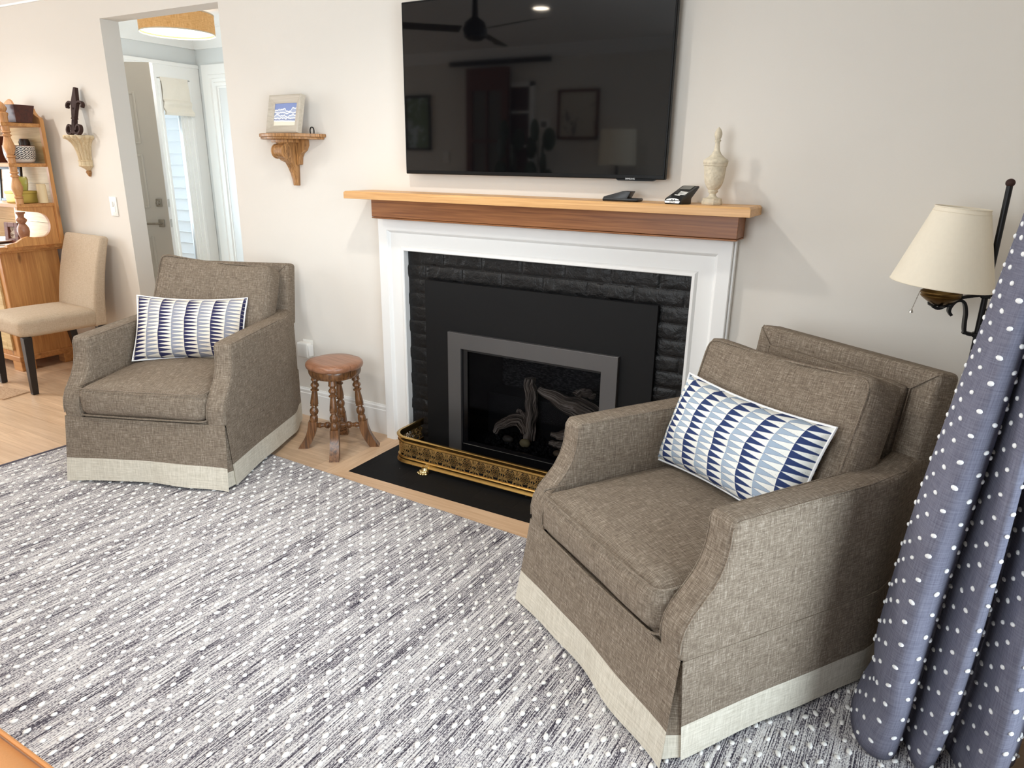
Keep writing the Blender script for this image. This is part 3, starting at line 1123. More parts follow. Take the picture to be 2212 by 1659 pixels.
def driftwood(name, pts, rad, seed, label, twist=0.0):
    bm = nb()
    uvl = bm.loops.layers.uv.verify()
    P = [Vector(p) for p in pts]
    N = 30
    P = [Vector((p.x + .012, p.y + .055, p.z)) for p in P]; rad = [q * .80 for q in rad]
    path, rr = [], []
    for i in range(N):
        t = i / (N - 1) * (len(P) - 1); k = min(int(t), len(P) - 2); f = t - k
        f2 = f * f * (3 - 2 * f)
        path.append(P[k].lerp(P[k + 1], f) + noise.noise_vector(Vector((i * .22, seed, 0))) * .012)
        rr.append(rad[k] * (1 - f2) + rad[k + 1] * f2)
    seg = 16
    def wob(i, a):
        return 1 + .30 * noise.noise(Vector((math.cos(a + i * twist) * 1.6, math.sin(a + i * twist) * 1.6, seed + i * .05))) + .14 * math.sin(5 * a + i * .15 + seed)
    F = frames(path)
    rows = [[F[i][0] + (F[i][1] * math.cos(2 * PI * k / seg) + F[i][2] * math.sin(2 * PI * k / seg)) * rr[i] * wob(i, 2 * PI * k / seg) for k in range(seg)] for i in range(N)]
    V = add_grid(bm, rows, close_v=True, cap=True)
    ids = {v: (i, k) for i, r in enumerate(V) for k, v in enumerate(r)}
    for f in bm.faces:
        for l in f.loops:
            i, k = ids[l.vert]
            if k == 0 and any(ids[q.vert][1] == seg - 1 for q in f.loops) and len(f.verts) == 4: k = seg
            l[uvl].uv = (k / seg * .35, i / N * .4)
    o = build(name, bm, m_log, None, uv=False)
    props(o, label, 'fireplace log', 'ceramic driftwood logs in the insert')
    return o


driftwood('ceramic_log', [(-1.515, .085, .085), (-1.515, .09, .22), (-1.525, .10, .33), (-1.53, .10, .405)], [.036, .040, .034, .030], 1.0, 'upright driftwood log standing in the middle of the insert', .03)
driftwood('ceramic_log', [(-1.50, .14, .34), (-1.38, .16, .29), (-1.27, .17, .27), (-1.16, .17, .22), (-1.10, .17, .17)], [.024, .05, .07, .06, .03], 5.0, 'thick driftwood log lying behind the upright log, rising to its left')
driftwood('ceramic_log', [(-1.31, .17, .345), (-1.26, .17, .355), (-1.21, .17, .345)], [.018, .026, .016], 9.0, 'small driftwood chunk lying on top of the thick log')
driftwood('ceramic_log', [(-1.70, .05, .105), (-1.65, .06, .16), (-1.58, .07, .19), (-1.53, .08, .13)], [.018, .032, .036, .026], 13.0, 'low curved driftwood log at the left end of the insert', .05)
driftwood('ceramic_log', [(-1.60, .10, .215), (-1.565, .09, .20), (-1.53, .08, .16)], [.014, .022, .020], 15.0, 'short driftwood stub resting on the low curved log')
driftwood('ceramic_log', [(-1.385, .05, .155), (-1.31, .06, .155), (-1.24, .09, .20), (-1.18, .13, .25)], [.012, .034, .032, .024], 21.0, 'ribbed driftwood log reaching forward on the right of the insert', .04)
driftwood('ceramic_log', [(-1.40, .06, .10), (-1.33, .06, .105), (-1.22, .06, .105)], [.012, .024, .022], 25.0, 'dark low driftwood log lying under the ribbed log')
for (x, y, z, r, lab, colr) in ((-1.60, .02, .098, (.030, .02, .018), 'grey pebble below the low curved log', S(88, 82, 74)), (-1.50, .012, .100, (.029, .022, .022), 'yellowish pebble at the foot of the upright log', S(168, 154, 112)), (-1.315, .005, .088, (.027, .02, .016), 'brown pebble nearest the right armchair', S(128, 110, 86))):
    bm = nb(); add_ball(bm, (0, 0, 0), r, 16, 10)
    o = build('pebble', bm, plain('pebble_stone', colr, .5, var=.1), None)
    o.location = (x + .012, y + .045, z); props(o, lab, 'pebble', 'river pebbles in the insert')

# ------------------------------------------------------------------ brass fender
fd = thing('fireplace_fender', 'pierced brass fireplace fender on paw feet standing on the black hearth', 'fender', (0, 0, 0))
RX0, RX1, RY, CR = -2.035, -.79, -.288, .085
def fender_path(off=0.0, n=10):
    x0, x1, y, r = RX0 - off, RX1 + off, RY - off, CR + off
    p = [(x0, -.035)] + [(x0, -.06 + (y + r + .06) * t / 4) for t in range(0, 5)]
    p += [(x0 + r - r * math.cos(a), y + r - r * math.sin(a)) for a in [PI / 2 * k / n for k in range(1, n)]]
    m = 40
    p += [(x0 + r + (x1 - x0 - 2 * r) * k / m, y) for k in range(m + 1)]
    p += [(x1 - r + r * math.sin(a), y + r - r * math.cos(a)) for a in [PI / 2 * k / n for k in range(1, n)]]
    p += [(x1, -.06 + (y + r + .06) * t / 4) for t in range(4, -1, -1)] + [(x1, -.035)]
    return p
def fender_band(bm, prof):
    """prof: closed (offset, z) section swept along the fender plan"""
    rows = [[Vector((q[0], q[1], z)) for q in fender_path(o)] for o, z in prof]
    add_grid(bm, rows, close_u=True)
bm = nb(); fender_band(bm, [(-.004, .122), (.004, .122), (.006, .126), (.004, .130), (.003, .134), (.006, .140), (.009, .147), (.010, .151), (.006, .154), (-.006, .154), (-.009, .150), (-.004, .146)])
build('top_rail', bm, m_brass, fd, angle=50)
bm = nb(); fender_band(bm, [(-.004, .050), (.004, .050), (.007, .046), (.005, .043), (.003, .039), (.005, .032), (.010, .027), (.012, .023), (.008, .020), (-.006, .020), (-.006, .024), (-.003, .03)])
build('bottom_rail', bm, m_brass, fd, angle=50)
# pierced panel: cut motifs along the plan length
path = [Vector((x, y, 0)) for x, y in fender_path(0)]
cum = [0.0]
for a, b in zip(path, path[1:]): cum.append(cum[-1] + (b - a).length)
def on_path(s):
    s = max(0, min(cum[-1] - 1e-6, s))
    for i in range(len(cum) - 1):
        if s <= cum[i + 1]: break
    f = (s - cum[i]) / (cum[i + 1] - cum[i])
    p = path[i].lerp(path[i + 1], f); t = (path[i + 1] - path[i]).normalized()
    return p, Vector((t.y, -t.x, 0))
bm = nb()
def ribbon(pts, w, closed=False, yo=0.0):
    """flat strip in the panel's own (s, z) plane, 1.2 mm thick"""
    n = len(pts); L, Rr = [], []
    for i in range(n):
        a = pts[(i - 1) % n] if closed or i else pts[i]; b = pts[(i + 1) % n] if closed or i < n - 1 else pts[i]
        dx, dz = b[0] - a[0], b[1] - a[1]; l = math.hypot(dx, dz) or 1
        ww = (w[i] if isinstance(w, list) else w) * 1.3
        L.append((pts[i][0] - dz / l * ww / 2, pts[i][1] + dx / l * ww / 2)); Rr.append((pts[i][0] + dz / l * ww / 2, pts[i][1] - dx / l * ww / 2))
    rows = []
    for (s, z), off in [(q, o) for o in (.0006, -.0006) for q in ()]: pass
    def W(q, o):
        p, nrm = on_path(q[0]); return Vector((p.x, p.y, q[1])) + nrm * (o + yo)
    ring = [[W(L[i], .0008) for i in range(n)], [W(Rr[i], .0008) for i in range(n)], [W(Rr[i], -.0008) for i in range(n)], [W(L[i], -.0008) for i in range(n)]]
    add_grid(bm, ring, close_u=True, close_v=closed)
zc, ZB, ZT = .090, .049, .124
pitch_ = .0755
total = cum[-1]
nm = int(total / pitch_)
s_off = (total - nm * pitch_) / 2
for k in range(nm):
    s0 = s_off + (k + .5) * pitch_
    for r, w in ((.008, .0028), (.0165, .0022), (.0245, .0026)):
        ribbon([(s0 + r * math.cos(2 * PI * i / 20), zc + r * .95 * math.sin(2 * PI * i / 20)) for i in range(20)], w, True)
    for j in range(8):
        a0 = 2 * PI * j / 8 + .2
        for sg in (1, -1):
            ribbon([(s0 + (.004 + .0215 * t) * math.cos(a0 + sg * 1.0 * t), zc + (.004 + .0205 * t) * math.sin(a0 + sg * 1.0 * t)) for t in [i / 5 for i in range(6)]], .0019)
    for sg in (1, -1):            # leaves above and scrolls below
        lp = [(s0 + sg * (.004 + .026 * t), ZT - .006 - .022 * t * t + .012 * math.sin(t * PI)) for t in [i / 7 for i in range(8)]]
        ribbon(lp, [.002 + .011 * math.sin(PI * (i / 7) ** .8) for i in range(8)])
        lp = [(s0 + sg * (.012 + .020 * t), ZB + .004 + .016 * math.sin(t * PI * .9)) for t in [i / 7 for i in range(8)]]
        ribbon(lp, [.0025 + .006 * math.sin(PI * i / 7) for i in range(8)])
        ribbon([(s0 + sg * (.024 + .013 * t), zc - .004 + .018 * t) for t in (0, .5, 1)], [.004, .007, .004])
        ribbon([(s0 + sg * (.024 + .013 * t), zc - .006 - .018 * t) for t in (0, .5, 1)], [.003, .006, .003])
    ribbon([(s0 + .009 * math.cos(PI * i / 10) + pitch_ / 2, ZB + .004 + .012 * math.sin(PI * i / 10)) for i in range(11)], .003)
    ribbon([(s0, ZT - .014), (s0, ZT)], [.006, .012])
    ribbon([(s0 + pitch_ / 2, ZT - .02), (s0 + pitch_ / 2, ZT)], [.005, .016])
    ribbon([(s0 + pitch_ / 2 - .002, ZB), (s0 + pitch_ / 2, zc), (s0 + pitch_ / 2 - .002, ZT)], .0022)
for z, w in ((ZB - .001, .008), (ZT + .001, .006)):
    ribbon([(.002 + (total - .004) * i / 200, z) for i in range(201)], w)
build('pierced_panel', bm, m_pierced, fd, smooth=False)
for px in (-1.828, -1.0):
    bm = nb()
    for j in range(-2, 3):
        a = j * .42
        add_ball(bm, (math.sin(a) * .017, -.010 - math.cos(a) * .016, .0095), (.0062, .0085, .0095), 10, 8, Matrix.Rotation(-a, 4, 'Z'))
        add_ball(bm, (math.sin(a) * .026, -.014 - math.cos(a) * .020, .006), (.005, .007, .006), 10, 8, Matrix.Rotation(-a, 4, 'Z'))
    add_lathe(bm, [(0, .026), (.012, .026), (.018, .015), (.022, .006), (.02, .003), (0, .003)], 16, (0, -.006, 0))
    xf(bm, Matrix.Translation((px, RY - .008, 0)) @ Matrix.Scale(1.2, 4))
    ft_ = build('paw_foot', bm, m_paw, fd)
    bm = nb()
    for dx in (-.005, .006): add_ball(bm, (px + dx, RY - .006, .034), .0022, 8, 6)
    rv = build('rivet', bm, m_chrome, ft_)
# ------------------------------------------------------------------ rug
RUG_A = math.radians(-2.6)
rug = thing('area_rug', 'large navy and ivory striped flatweave rug covered in raised white dots', 'rug', (-1.127, -.598, 0), RUG_A)
RXa, RXb, RYa, RYb = -2.42, 1.52, -2.75, 0.0
bm = nb()
n1, n2 = 40, 28
rows = []
for i in range(n1 + 1):
    rows.append([Vector((RXa + (RXb - RXa) * i / n1, RYa + (RYb - RYa) * j / n2, .008 + .0012 * noise.noise(Vector((i * .5, j * .5, 0))))) for j in range(n2 + 1)])
V = add_grid(bm, rows)
rim = [r[0] for r in V] + V[-1][1:] + [r[-1] for r in V[::-1]][1:] + V[0][::-1][1:-1]
low = [bm.verts.new((v.co.x, v.co.y, .0005)) for v in rim]
for i in range(len(rim)):
    bm.faces.new((rim[i], low[i], low[(i + 1) % len(rim)], rim[(i + 1) % len(rim)]))
build('woven_ground', bm, m_rug, rug, angle=60)
bm = nb()
bx(bm, RXa - .008, RXa + .012, RYa, RYb, .001, .0105, .003); build('edge_binding', bm, m_rug_edge, rug)
# raised loops: a staggered lattice, flattened pebbles of wool
bm = nb()
tmpl = nb(); add_ball(tmpl, (0, 0, 0), 1.0, 9, 6)
tmpl.verts.index_update(); tv = [v.co.copy() for v in tmpl.verts]; tf = [[v.index for v in f.verts] for f in tmpl.faces]; tmpl.free()
rr_ = random.Random(5)
verts, faces = [], []
row, y = 0, RYb - .018
while y > RYa + .01:
    x = RXa + .03 + (row % 2) * .032
    while x < RXb - .01:
        px, py = x + rr_.gauss(0, .004), y + rr_.gauss(0, .0035)
        a, b, c = rr_.uniform(.0056, .0074), rr_.uniform(.0070, .0118), rr_.uniform(.0034, .0046)
        th = rr_.gauss(0, .35); ct, st = math.cos(th), math.sin(th)
        o = len(verts)
        for q in tv:
            k = 1 + .10 * math.sin(3 * q.x + 5 * q.y + x * 70)
            X, Y = q.x * a * k, q.y * b * k
            verts.append((px + X * ct - Y * st, py + X * st + Y * ct, .0095 + q.z * c))
        for f in tf: faces.append([i + o for i in f])
        x += .064
    y -= .0335; row += 1
me = bpy.data.meshes.new('raised_dots'); me.from_pydata(verts, [], faces); me.polygons.foreach_set('use_smooth', [True] * len(me.polygons)); me.materials.append(m_dot)
o = bpy.data.objects.new('raised_dots', me); COL.objects.link(o); o.parent = rug; o['kind'] = 'stuff'

# ------------------------------------------------------------------ armchairs
def arm_mesh(sg):
    """arm and side of the chair, sg=+1 for the +x side; swooped front, plan tapering in towards the back"""
    bm = nb()
    prof = [(-.424, .309), (-.428, .36), (-.420, .395), (-.400, .428), (-.374, .456), (-.348, .486), (-.328, .520), (-.316, .556), (-.311, .59), (-.308, .646),
            (-.10, .649), (.15, .652), (.33, .654), (.455, .655), (.455, .309)]
    ho, th = .38, .088
    add_prism(bm, prof, 'x', sg * (ho - th), sg * ho)
    for yy in (.20, .26, .31, .36, .41):
        bmesh.ops.bisect_plane(bm, geom=bm.verts[:] + bm.edges[:] + bm.faces[:], plane_co=(0, yy, 0), plane_no=(0, 1, 0))
    bmesh.ops.recalc_face_normals(bm, faces=bm.faces[:]); bm.normal_update()
    es = [e for e in bm.edges if len(e.link_faces) == 2 and e.calc_face_angle(0) > math.radians(35) and not all(v.co.z < .3095 for v in e.verts)]
    bmesh.ops.bevel(bm, geom=es, offset=.020, segments=4, profile=.5, affect='EDGES', clamp_overlap=True)
    bmesh.ops.triangulate(bm, faces=[f for f in bm.faces if len(f.verts) > 4])
    boxuv_(bm)
    for v in bm.verts:
        t = max(0, min(1, (v.co.y - .22) / .235)); t = t * t * (3 - 2 * t)
        v.co.x -= sg * .056 * t
        v.co.x += sg * .002 * math.sin(max(0, min(1, (v.co.z - .33) / .32)) * PI)
    return bm


def boxuv_(bm):
    bmesh.ops.recalc_face_normals(bm, faces=bm.faces[:]); bm.normal_update(); boxuv(bm)


def arm_seam(sg, inner):
    prof = [(-.428, .33), (-.428, .36), (-.420, .395), (-.400, .428), (-.374, .456), (-.348, .486), (-.328, .520), (-.316, .556), (-.311, .59), (-.309, .625), (-.296, .643), (-.10, .6478), (.15, .651), (.30, .653)]
    x = .38 - .006 if not inner else .38 - .088 + .006
    pts = []
    for i, (y, z) in enumerate(prof):
        bul = .002 * math.sin(max(0, min(1, (z - .33) / .32)) * PI)
        t = max(0, min(1, (y - .22) / .235)); t = t * t * (3 - 2 * t)
        pts.append((sg * (x - .056 * t + bul), y + .004, z - .003))
    return pts


def skirt_panel(bm_top, pts_top, pts_bot, wave, seed, hem=.014, nz=14, band=.100, th=.006):
    """hanging panel between a top line and a hem line; returns (cloth rows, band rows)"""
    n = len(pts_top)
    rows = []
    for k in range(nz + 1):
        t = k / nz
        row = []
        for i in range(n):
            s = i / (n - 1)
            a, b = Vector(pts_top[i]), Vector(pts_bot[i])
            p = a.lerp(b, t)
            d = (Vector(pts_bot[-1]) - Vector(pts_bot[0])).cross(Vector((0, 0, 1))).normalized()
            p += d * (wave * t * t * (math.sin(s * 9 + seed) * .6 + math.sin(s * 17 + seed * 2) * .35 + .5 * math.sin(s * PI) * -1.0))
            row.append(p)
        rows.append(row)
    return rows


def shell(bm, rows, th):
    """give rows of points a small thickness inward (towards the chair's axis)"""
    back = []
    for r in rows:
        br = []
        for p in r:
            d = Vector((-p.x, -(p.y + .05), 0)); d.normalize()
            br.append(p + d * th)
        back.append(br)
    n, m = len(rows), len(rows[0])
    A = add_grid(bm, rows); B = add_grid(bm, [r[::-1] for r in back])
    B = [r[::-1] for r in B]
    for i in range(n - 1):
        for j in (0, m - 1): bm.faces.new((A[i][j], A[i + 1][j], B[i + 1][j], B[i][j]))
    for i in (0, n - 1):
        for j in range(m - 1): bm.faces.new((A[i][j], A[i][j + 1], B[i][j + 1], B[i][j]))


def make_armchair(label, loc, rz, cush):
    t = thing('armchair', label, 'armchair', (loc[0], loc[1], 0), rz, 'pair of skirted linen armchairs')
    for sg in (-1, 1):
        a = build('armrest', arm_mesh(sg), m_linen, t, angle=50, uv=False)
        bm = nb()
        for inner in (0, 1): add_tube(bm, arm_seam(sg, inner), .0022, 6)
        build('seam', bm, m_linen, a)
    # deck under the cushion and the plain back of the frame
    bm = nb()
    bx(bm, -.30, .30, -.405, .40, .20, .318, .006)
    build('seat_deck', bm, m_linen, t)
    # seat cushion
    bm = cushion(.592, .60, .136, .042, .036, 14, crown_b=.0, bulge=.010)
    for v in bm.verts:
        q = noise.noise(Vector((v.co.x * 6, v.co.y * 6, v.co.z * 3 + 4)))
        v.co += v.co.normalized() * .006 * q
        v.co.z += .016 * (-v.co.y / .3) * -.25
    xf(bm, Matrix.Translation((0, -.138, .386)))
    sc_ = build('seat_cushion', bm, m_linen, t, angle=80)
    bm = nb()
    for z in (.325, .447):
        hw_, y0_, y1_ = .294, -.437, .155
        pts = [(-hw_, y1_, z), (-hw_ - .004, -.13, z + .002), (-hw_, y0_ + .03, z)] + [(-hw_ + .03 - .03 * math.cos(a), y0_ + .03 - .03 * math.sin(a), z) for a in (.4, .8, 1.2, 1.5)]
        pts += [(-.12, y0_ - .004, z), (0, y0_ - .007, z), (.12, y0_ - .004, z)]
        pts += [(hw_ - .03 + .03 * math.cos(a), y0_ + .03 - .03 * math.sin(a), z) for a in (1.5, 1.2, .8, .4)] + [(hw_, y0_ + .03, z), (hw_ + .004, -.13, z + .002), (hw_, y1_, z)]
        add_tube(bm, pts, .0035, 6)
    build('welt', bm, m_linen, sc_)
    # back frame: leaning slab with a mitred border
    lean = math.radians(-9)
    MB = Matrix.Translation((0, .452, .58)) @ Matrix.Rotation(lean, 4, 'X')
    bm = nb(); bx(bm, -.324, .324, -.075, .02, -.02, .305)
    bevel_sharp(bm, .018, 4)
    boxuv_(bm); xf(bm, MB)
    bk = build('back_frame', bm, m_linen, t, angle=50, uv=False)
    bm = cushion(.50, .03, .30, .012, .0, 8)
    xf(bm, MB @ Matrix.Translation((0, -.080, .10)))
    build('inner_back', bm, m_linen, bk, angle=80)
    bm = nb()
    zt, zi, xi = .300, .245, .256
    add_tube(bm, [(-xi, -.079, -.02), (-xi, -.079, zi), (xi, -.079, zi), (xi, -.079, -.02)], .0028, 6)
    for sg in (-1, 1): add_tube(bm, [(sg * xi, -.079, zi), (sg * .310, -.076, .293), (sg * .318, -.060, .302)], .0024, 6)
    xf(bm, MB)
    build('seam', bm, m_linen, bk)
    bm = nb(); bx(bm, -.318, .318, .30, .452, .30, .60, .012)
    build('back_base', bm, m_linen, t)
    # loose back cushion
    cx, cy, cz, tl, rl, w_c, h_c = cush
    bm = cushion(w_c, .150, h_c, .030, .0, 14, bulge=.020)
    for v in bm.verts:
        q = noise.noise(Vector((v.co.x * 5, v.co.y * 4 + 9, v.co.z * 5)))
        v.co += Vector((0, -1, 0)) * .010 * q
        if v.co.z > 0: v.co.z -= .016 * (1 - (v.co.x / w_c * 2) ** 2)
    MC = Matrix.Translation((cx, cy, cz)) @ Matrix.Rotation(rl, 4, 'Y') @ Matrix.Rotation(tl, 4, 'X')
    xf(bm, MC)
    bc = build('back_cushion', bm, m_linen, t, angle=80)
    bm = nb()
    hx_, hz_ = w_c / 2 - .012, h_c / 2 - .012
    pts = []
    for k in range(48):
        a = 2 * PI * k / 48
        c_, s_ = math.cos(a), math.sin(a)
        e = 2 / 13
        X = hx_ * math.copysign(abs(c_) ** e, c_); Z = hz_ * math.copysign(abs(s_) ** e, s_)
        if Z > 0: Z -= .016 * (1 - (X / w_c * 2) ** 2)
        pts.append(MC @ Vector((X * 1.02, -.066, Z * 1.02)))
    add_tube(bm, pts, .0035, 6, closed=True)
    build('welt', bm, m_linen, bc)
    # skirt: front, two sides, back, each cloth panel with an oatmeal band along its hem
    zt, zb = .3088, .016
    def line(f, n=26): return [f(i / (n - 1)) for i in range(n)]
    fr_t = line(lambda s: (-.378 + .756 * s, -.424, zt))
    fr_b = line(lambda s: (-.386 + .768 * s, -.462, zb + .010 * math.sin(s * PI) - .004 * (s > .97)))
    def side(sg):
        def plan(s, grow, y0, y1):
            y = y0 + (y1 - y0) * s
            tt = max(0, min(1, (y - .22) / .235)); tt = tt * tt * (3 - 2 * tt)
            return (sg * (.3803 + grow - .056 * tt), y)
        a = line(lambda s: plan(s, .001, -.420, .448) + (zt,))
        b = line(lambda s: plan(s, .006, -.398, .435) + (zb + .012 * math.sin(s * PI),))
        return a, b
    panels = [('front', fr_t, fr_b, .010, 1.0)]
    for sg in (-1, 1):
        a, b = side(sg)
        panels.append(('side', a, b, .004 * sg, 2.0 + sg))
    panels.append(('rear', line(lambda s: (.318 - .636 * s, .455, zt)), line(lambda s: (.322 - .644 * s, .462, zb)), .004, 5.0))
    for nm_, a, b, w, sd in panels:
        rows = skirt_panel(None, a, b, w, sd)
        # split where the hem band starts, by height
        nz = len(rows) - 1
        kb = round(nz * (1 - .098 / (zt - zb)))
        bm = nb(); shell(bm, rows[:kb + 1], .006)
        p = build(nm_ + '_skirt', bm, m_linen, t, angle=60)
        bm = nb(); shell(bm, rows[kb:], .0075)
        props(build('hem_band', bm, m_band, p, angle=60), 'oatmeal hem band')
    for sg in (-1, 1):                  # inverted kick pleats behind the corner slits
        bm = nb()
        rows = []
        for k in range(9):
            q = k / 8; z = zt - .012 + (zb + .004 - zt + .012) * q
            rows.append([Vector((sg * (.30 + (.376 - .30) * u + .006 * q * u), -.412 - .028 * q + (.05 * max(0, u - .8) / .2 * q), z)) for u in (0, .2, .4, .6, .8, .9, 1.0)] + [Vector((sg * (.377 + .008 * q), -.35, z))])
        shell(bm, rows[:7], .004); pp = build('kick_pleat', bm, m_linen, t, angle=60)
        bm = nb(); shell(bm, rows[6:], .004); build('hem_band', bm, m_band, pp, angle=60)
    return t


LP, LY = (-2.956, -.645), math.radians(21.9)
RP, RYW = (-.380, -.805), math.radians(-34.5)
make_armchair('taupe linen armchair beside the wooden stool, left of the fireplace', LP, LY, (-.012, .268, .700, math.radians(-20), math.radians(4.5), .59, .44))
make_armchair('taupe linen armchair right of the fireplace, in front of the floor lamp', RP, RYW, (-.020, .218, .662, math.radians(-19), math.radians(-2.6), .625, .43))

# ------------------------------------------------------------------ printed lumbar pillows
m_pilL = pillow_mat('navy_grey_triangle_print', .064, .0205, (S(54, 54, 88), S(150, 153, 166), S(238, 230, 216), S(150, 150, 158), S(92, 92, 116)))
m_pilR = pillow_mat('navy_blue_triangle_print', .061, .0225, (S(50, 64, 106), S(162, 178, 196), S(238, 238, 232), S(150, 156, 166), S(100, 112, 140)))


def make_pillow(label, base, rz0, c, yaw_, tilt_, roll_, w, h, mat, th=.095):
    t = thing('throw_pillow', label, 'pillow', (0, 0, 0), 0, 'printed lumbar pillows')
    wc = Vector((base[0] + math.cos(rz0) * c[0] - math.sin(rz0) * c[1], base[1] + math.sin(rz0) * c[0] + math.cos(rz0) * c[1], c[2]))
    t.location = wc
    t.rotation_euler = (Matrix.Rotation(rz0 + yaw_, 3, 'Z') @ Matrix.Rotation(tilt_, 3, 'X') @ Matrix.Rotation(roll_, 3, 'Y')).to_euler()
    bm = nb()
    uvl = bm.loops.layers.uv.verify()
    n, m = 30, 20
    def P(a, b, s):
        e = (max(0, 1 - abs(a) ** 2.6) ** .55) * (max(0, 1 - abs(b) ** 2.4) ** .55)
        x = a * w / 2 * (1 - .05 * (1 - b * b)); z = b * h / 2 * (1 - .11 * (1 - a * a))
        wr = .005 * noise.noise(Vector((a * 3, b * 3, 7 + s))) * e * 2
        return Vector((x, s * (th * e) + wr, z))
    for s in (-1, 1):
        V = add_grid(bm, [[P(-1 + 2 * i / n, -1 + 2 * j / m, s) for j in range(m + 1)] for i in range(n + 1)])
        idx = {v: (i, j) for i, r in enumerate(V) for j, v in enumerate(r)}
        for f in bm.faces:
            if all(l.vert in idx for l in f.loops):
                for l in f.loops:
                    i, j = idx[l.vert]
                    l[uvl].uv = ((-1 + 2 * i / n) * w / 2 * 1.03, (-1 + 2 * j / m) * h / 2 * 1.05)
    bmesh.ops.remove_doubles(bm, verts=bm.verts[:], dist=1e-6)
    p = build('pillow_body', bm, mat, t, angle=85, uv=False)
    bm = nb()
    ring = [P(-1 + 2 * i / 20, -1, 0) for i in range(20)] + [P(1, -1 + 2 * j / 14, 0) for j in range(14)] + [P(1 - 2 * i / 20, 1, 0) for i in range(20)] + [P(-1, 1 - 2 * j / 14, 0) for j in range(14)]
    add_tube(bm, ring, .0042, 6, closed=True)
    build('piping', bm, m_pom, t)
    return t


make_pillow('navy and grey triangle print lumbar pillow on the left armchair', LP, LY, (-.026, .050, .612), math.radians(15), math.radians(-26), math.radians(2.0), .52, .325, m_pilL)
make_pillow('navy and light blue triangle print lumbar pillow on the right armchair', RP, RYW, (-.021, .070, .618), math.radians(0), math.radians(-22), math.radians(-1), .575, .305, m_pilR)

# ------------------------------------------------------------------ wooden stool
st = thing('wooden_stool', 'small antique wooden stool with turned splayed legs beside the fireplace', 'stool', (-2.40, -.265, 0), math.radians(-10))
bm = nb()
def lobed(a): return .855 + .078 * math.sqrt(abs(math.cos(2 * (a - PI / 4))) + .02)
add_lathe(bm, [(0, .463), (.10, .463), (.140, .461), (.149, .453), (.151, .442), (.147, .432), (.140, .427), (0, .427)], 96, wob=lambda a, z: lobed(a))
build('seat', bm, m_stool_seat, st, angle=50)
bm = nb()
add_lathe(bm, [(0, .428), (.136, .428), (.139, .420), (.137, .404), (.132, .394), (.126, .386), (0, .384)], 96, wob=lambda a, z: lobed(a))
build('apron', bm, m_stool, st, angle=50)
legprof = [(.0, .019), (.04, .019), (.045, .021), (.05, .014), (.058, .013), (.066, .020), (.074, .021), (.084, .014), (.09, .013), (.094, .021), (.099, .021), (.103, .013), (.12, .0155), (.15, .019), (.17, .0205), (.176, .017), (.18, .0205), (.184, .013), (.19, .013), (.20, .0205), (.21, .022), (.222, .0195), (.23, .014), (.236, .019), (.25, .0205), (.262, .0205), (.268, .017), (.272, .0195)]
for k in range(4):
    a = PI / 4 + k * PI / 2 + math.radians(0)
    c_, s_ = math.cos(a), math.sin(a)
    bm = nb()
    top, mid = .096, .122            # radial distance at the seat and at the stretcher
    pts, rad = [], []
    for d, r in legprof:
        z = .405 - d; f = d / .272
        pts.append((c_ * (top + (mid - top) * f), s_ * (top + (mid - top) * f), z)); rad.append(r)
    add_tube(bm, pts, rad, 16)
    # square sabre foot curving outwards
    rows = []
    tang = Vector((-s_, c_, 0)); out = Vector((c_, s_, 0))
    for q in range(12):
        f = q / 11; z = .142 * (1 - f) ; r0 = mid + .004 + .056 * f ** 1.9
        hw_ = .0205 + .003 * f
        ctr = out * r0 + Vector((0, 0, z))
        rows.append([ctr + tang * hw_ + out * hw_, ctr - tang * hw_ + out * hw_, ctr - tang * hw_ - out * hw_ * 1.05, ctr + tang * hw_ - out * hw_ * 1.05])
    add_grid(bm, rows, close_v=True, cap=True)
    lg = build('leg', bm, m_stool, st, angle=40)
for ax in (0, 1):
    a = PI / 4 + ax * PI / 2
    d = Vector((math.cos(a), math.sin(a), 0))
    bm = nb()
    z = .118
    sp = [(-.118, .009), (-.10, .012), (-.09, .015), (-.082, .011), (-.07, .010), (-.06, .017), (-.05, .018), (-.04, .012), (-.03, .012), (-.022, .018), (-.01, .020), (.01, .020), (.022, .018), (.03, .012), (.04, .012), (.05, .018), (.06, .017), (.07, .010), (.082, .011), (.09, .015), (.10, .012), (.118, .009)]
    add_tube(bm, [d * s + Vector((0, 0, z)) for s, r in sp], [r for s, r in sp], 14)
    build('stretcher', bm, m_stool, st)
bm = nb(); add_lathe(bm, [(0, .10), (.022, .10), (.026, .118), (.022, .136), (.012, .140), (.016, .148), (.013, .156), (.007, .160), (0, .161)], 20); build('stretcher_knob', bm, m_stool, st)

# ------------------------------------------------------------------ tan leather ottoman in the corner of the view
ot = thing('ottoman', 'tan leather ottoman with a soft rounded edge standing on the rug', 'ottoman', (-1.50, -2.66, 0))
bm = cushion(1.30, .72, .36, .05, .012, 14, crown_b=0)
xf(bm, Matrix.Translation((0, 0, .245)))
build('upholstery', bm, m_leather, ot, angle=80)
bm = nb()
zt_ = .413
add_tube(bm, [(-.645, .352, zt_), (.60, .352, zt_), (.636, .336, zt_), (.645, .30, zt_), (.645, -.3, zt_), (.6, -.352, zt_), (-.6, -.352, zt_)], .004, 6)
build('piping', bm, m_leather, ot)
for sx in (-.56, .56):
    for sy in (-.28, .28):
        bm = nb(); add_lathe(bm, [(0, .008), (.02, .008), (.028, .075), (0, .075)], 14, (sx, sy, 0)); build('leg', bm, m_black_leg, ot)
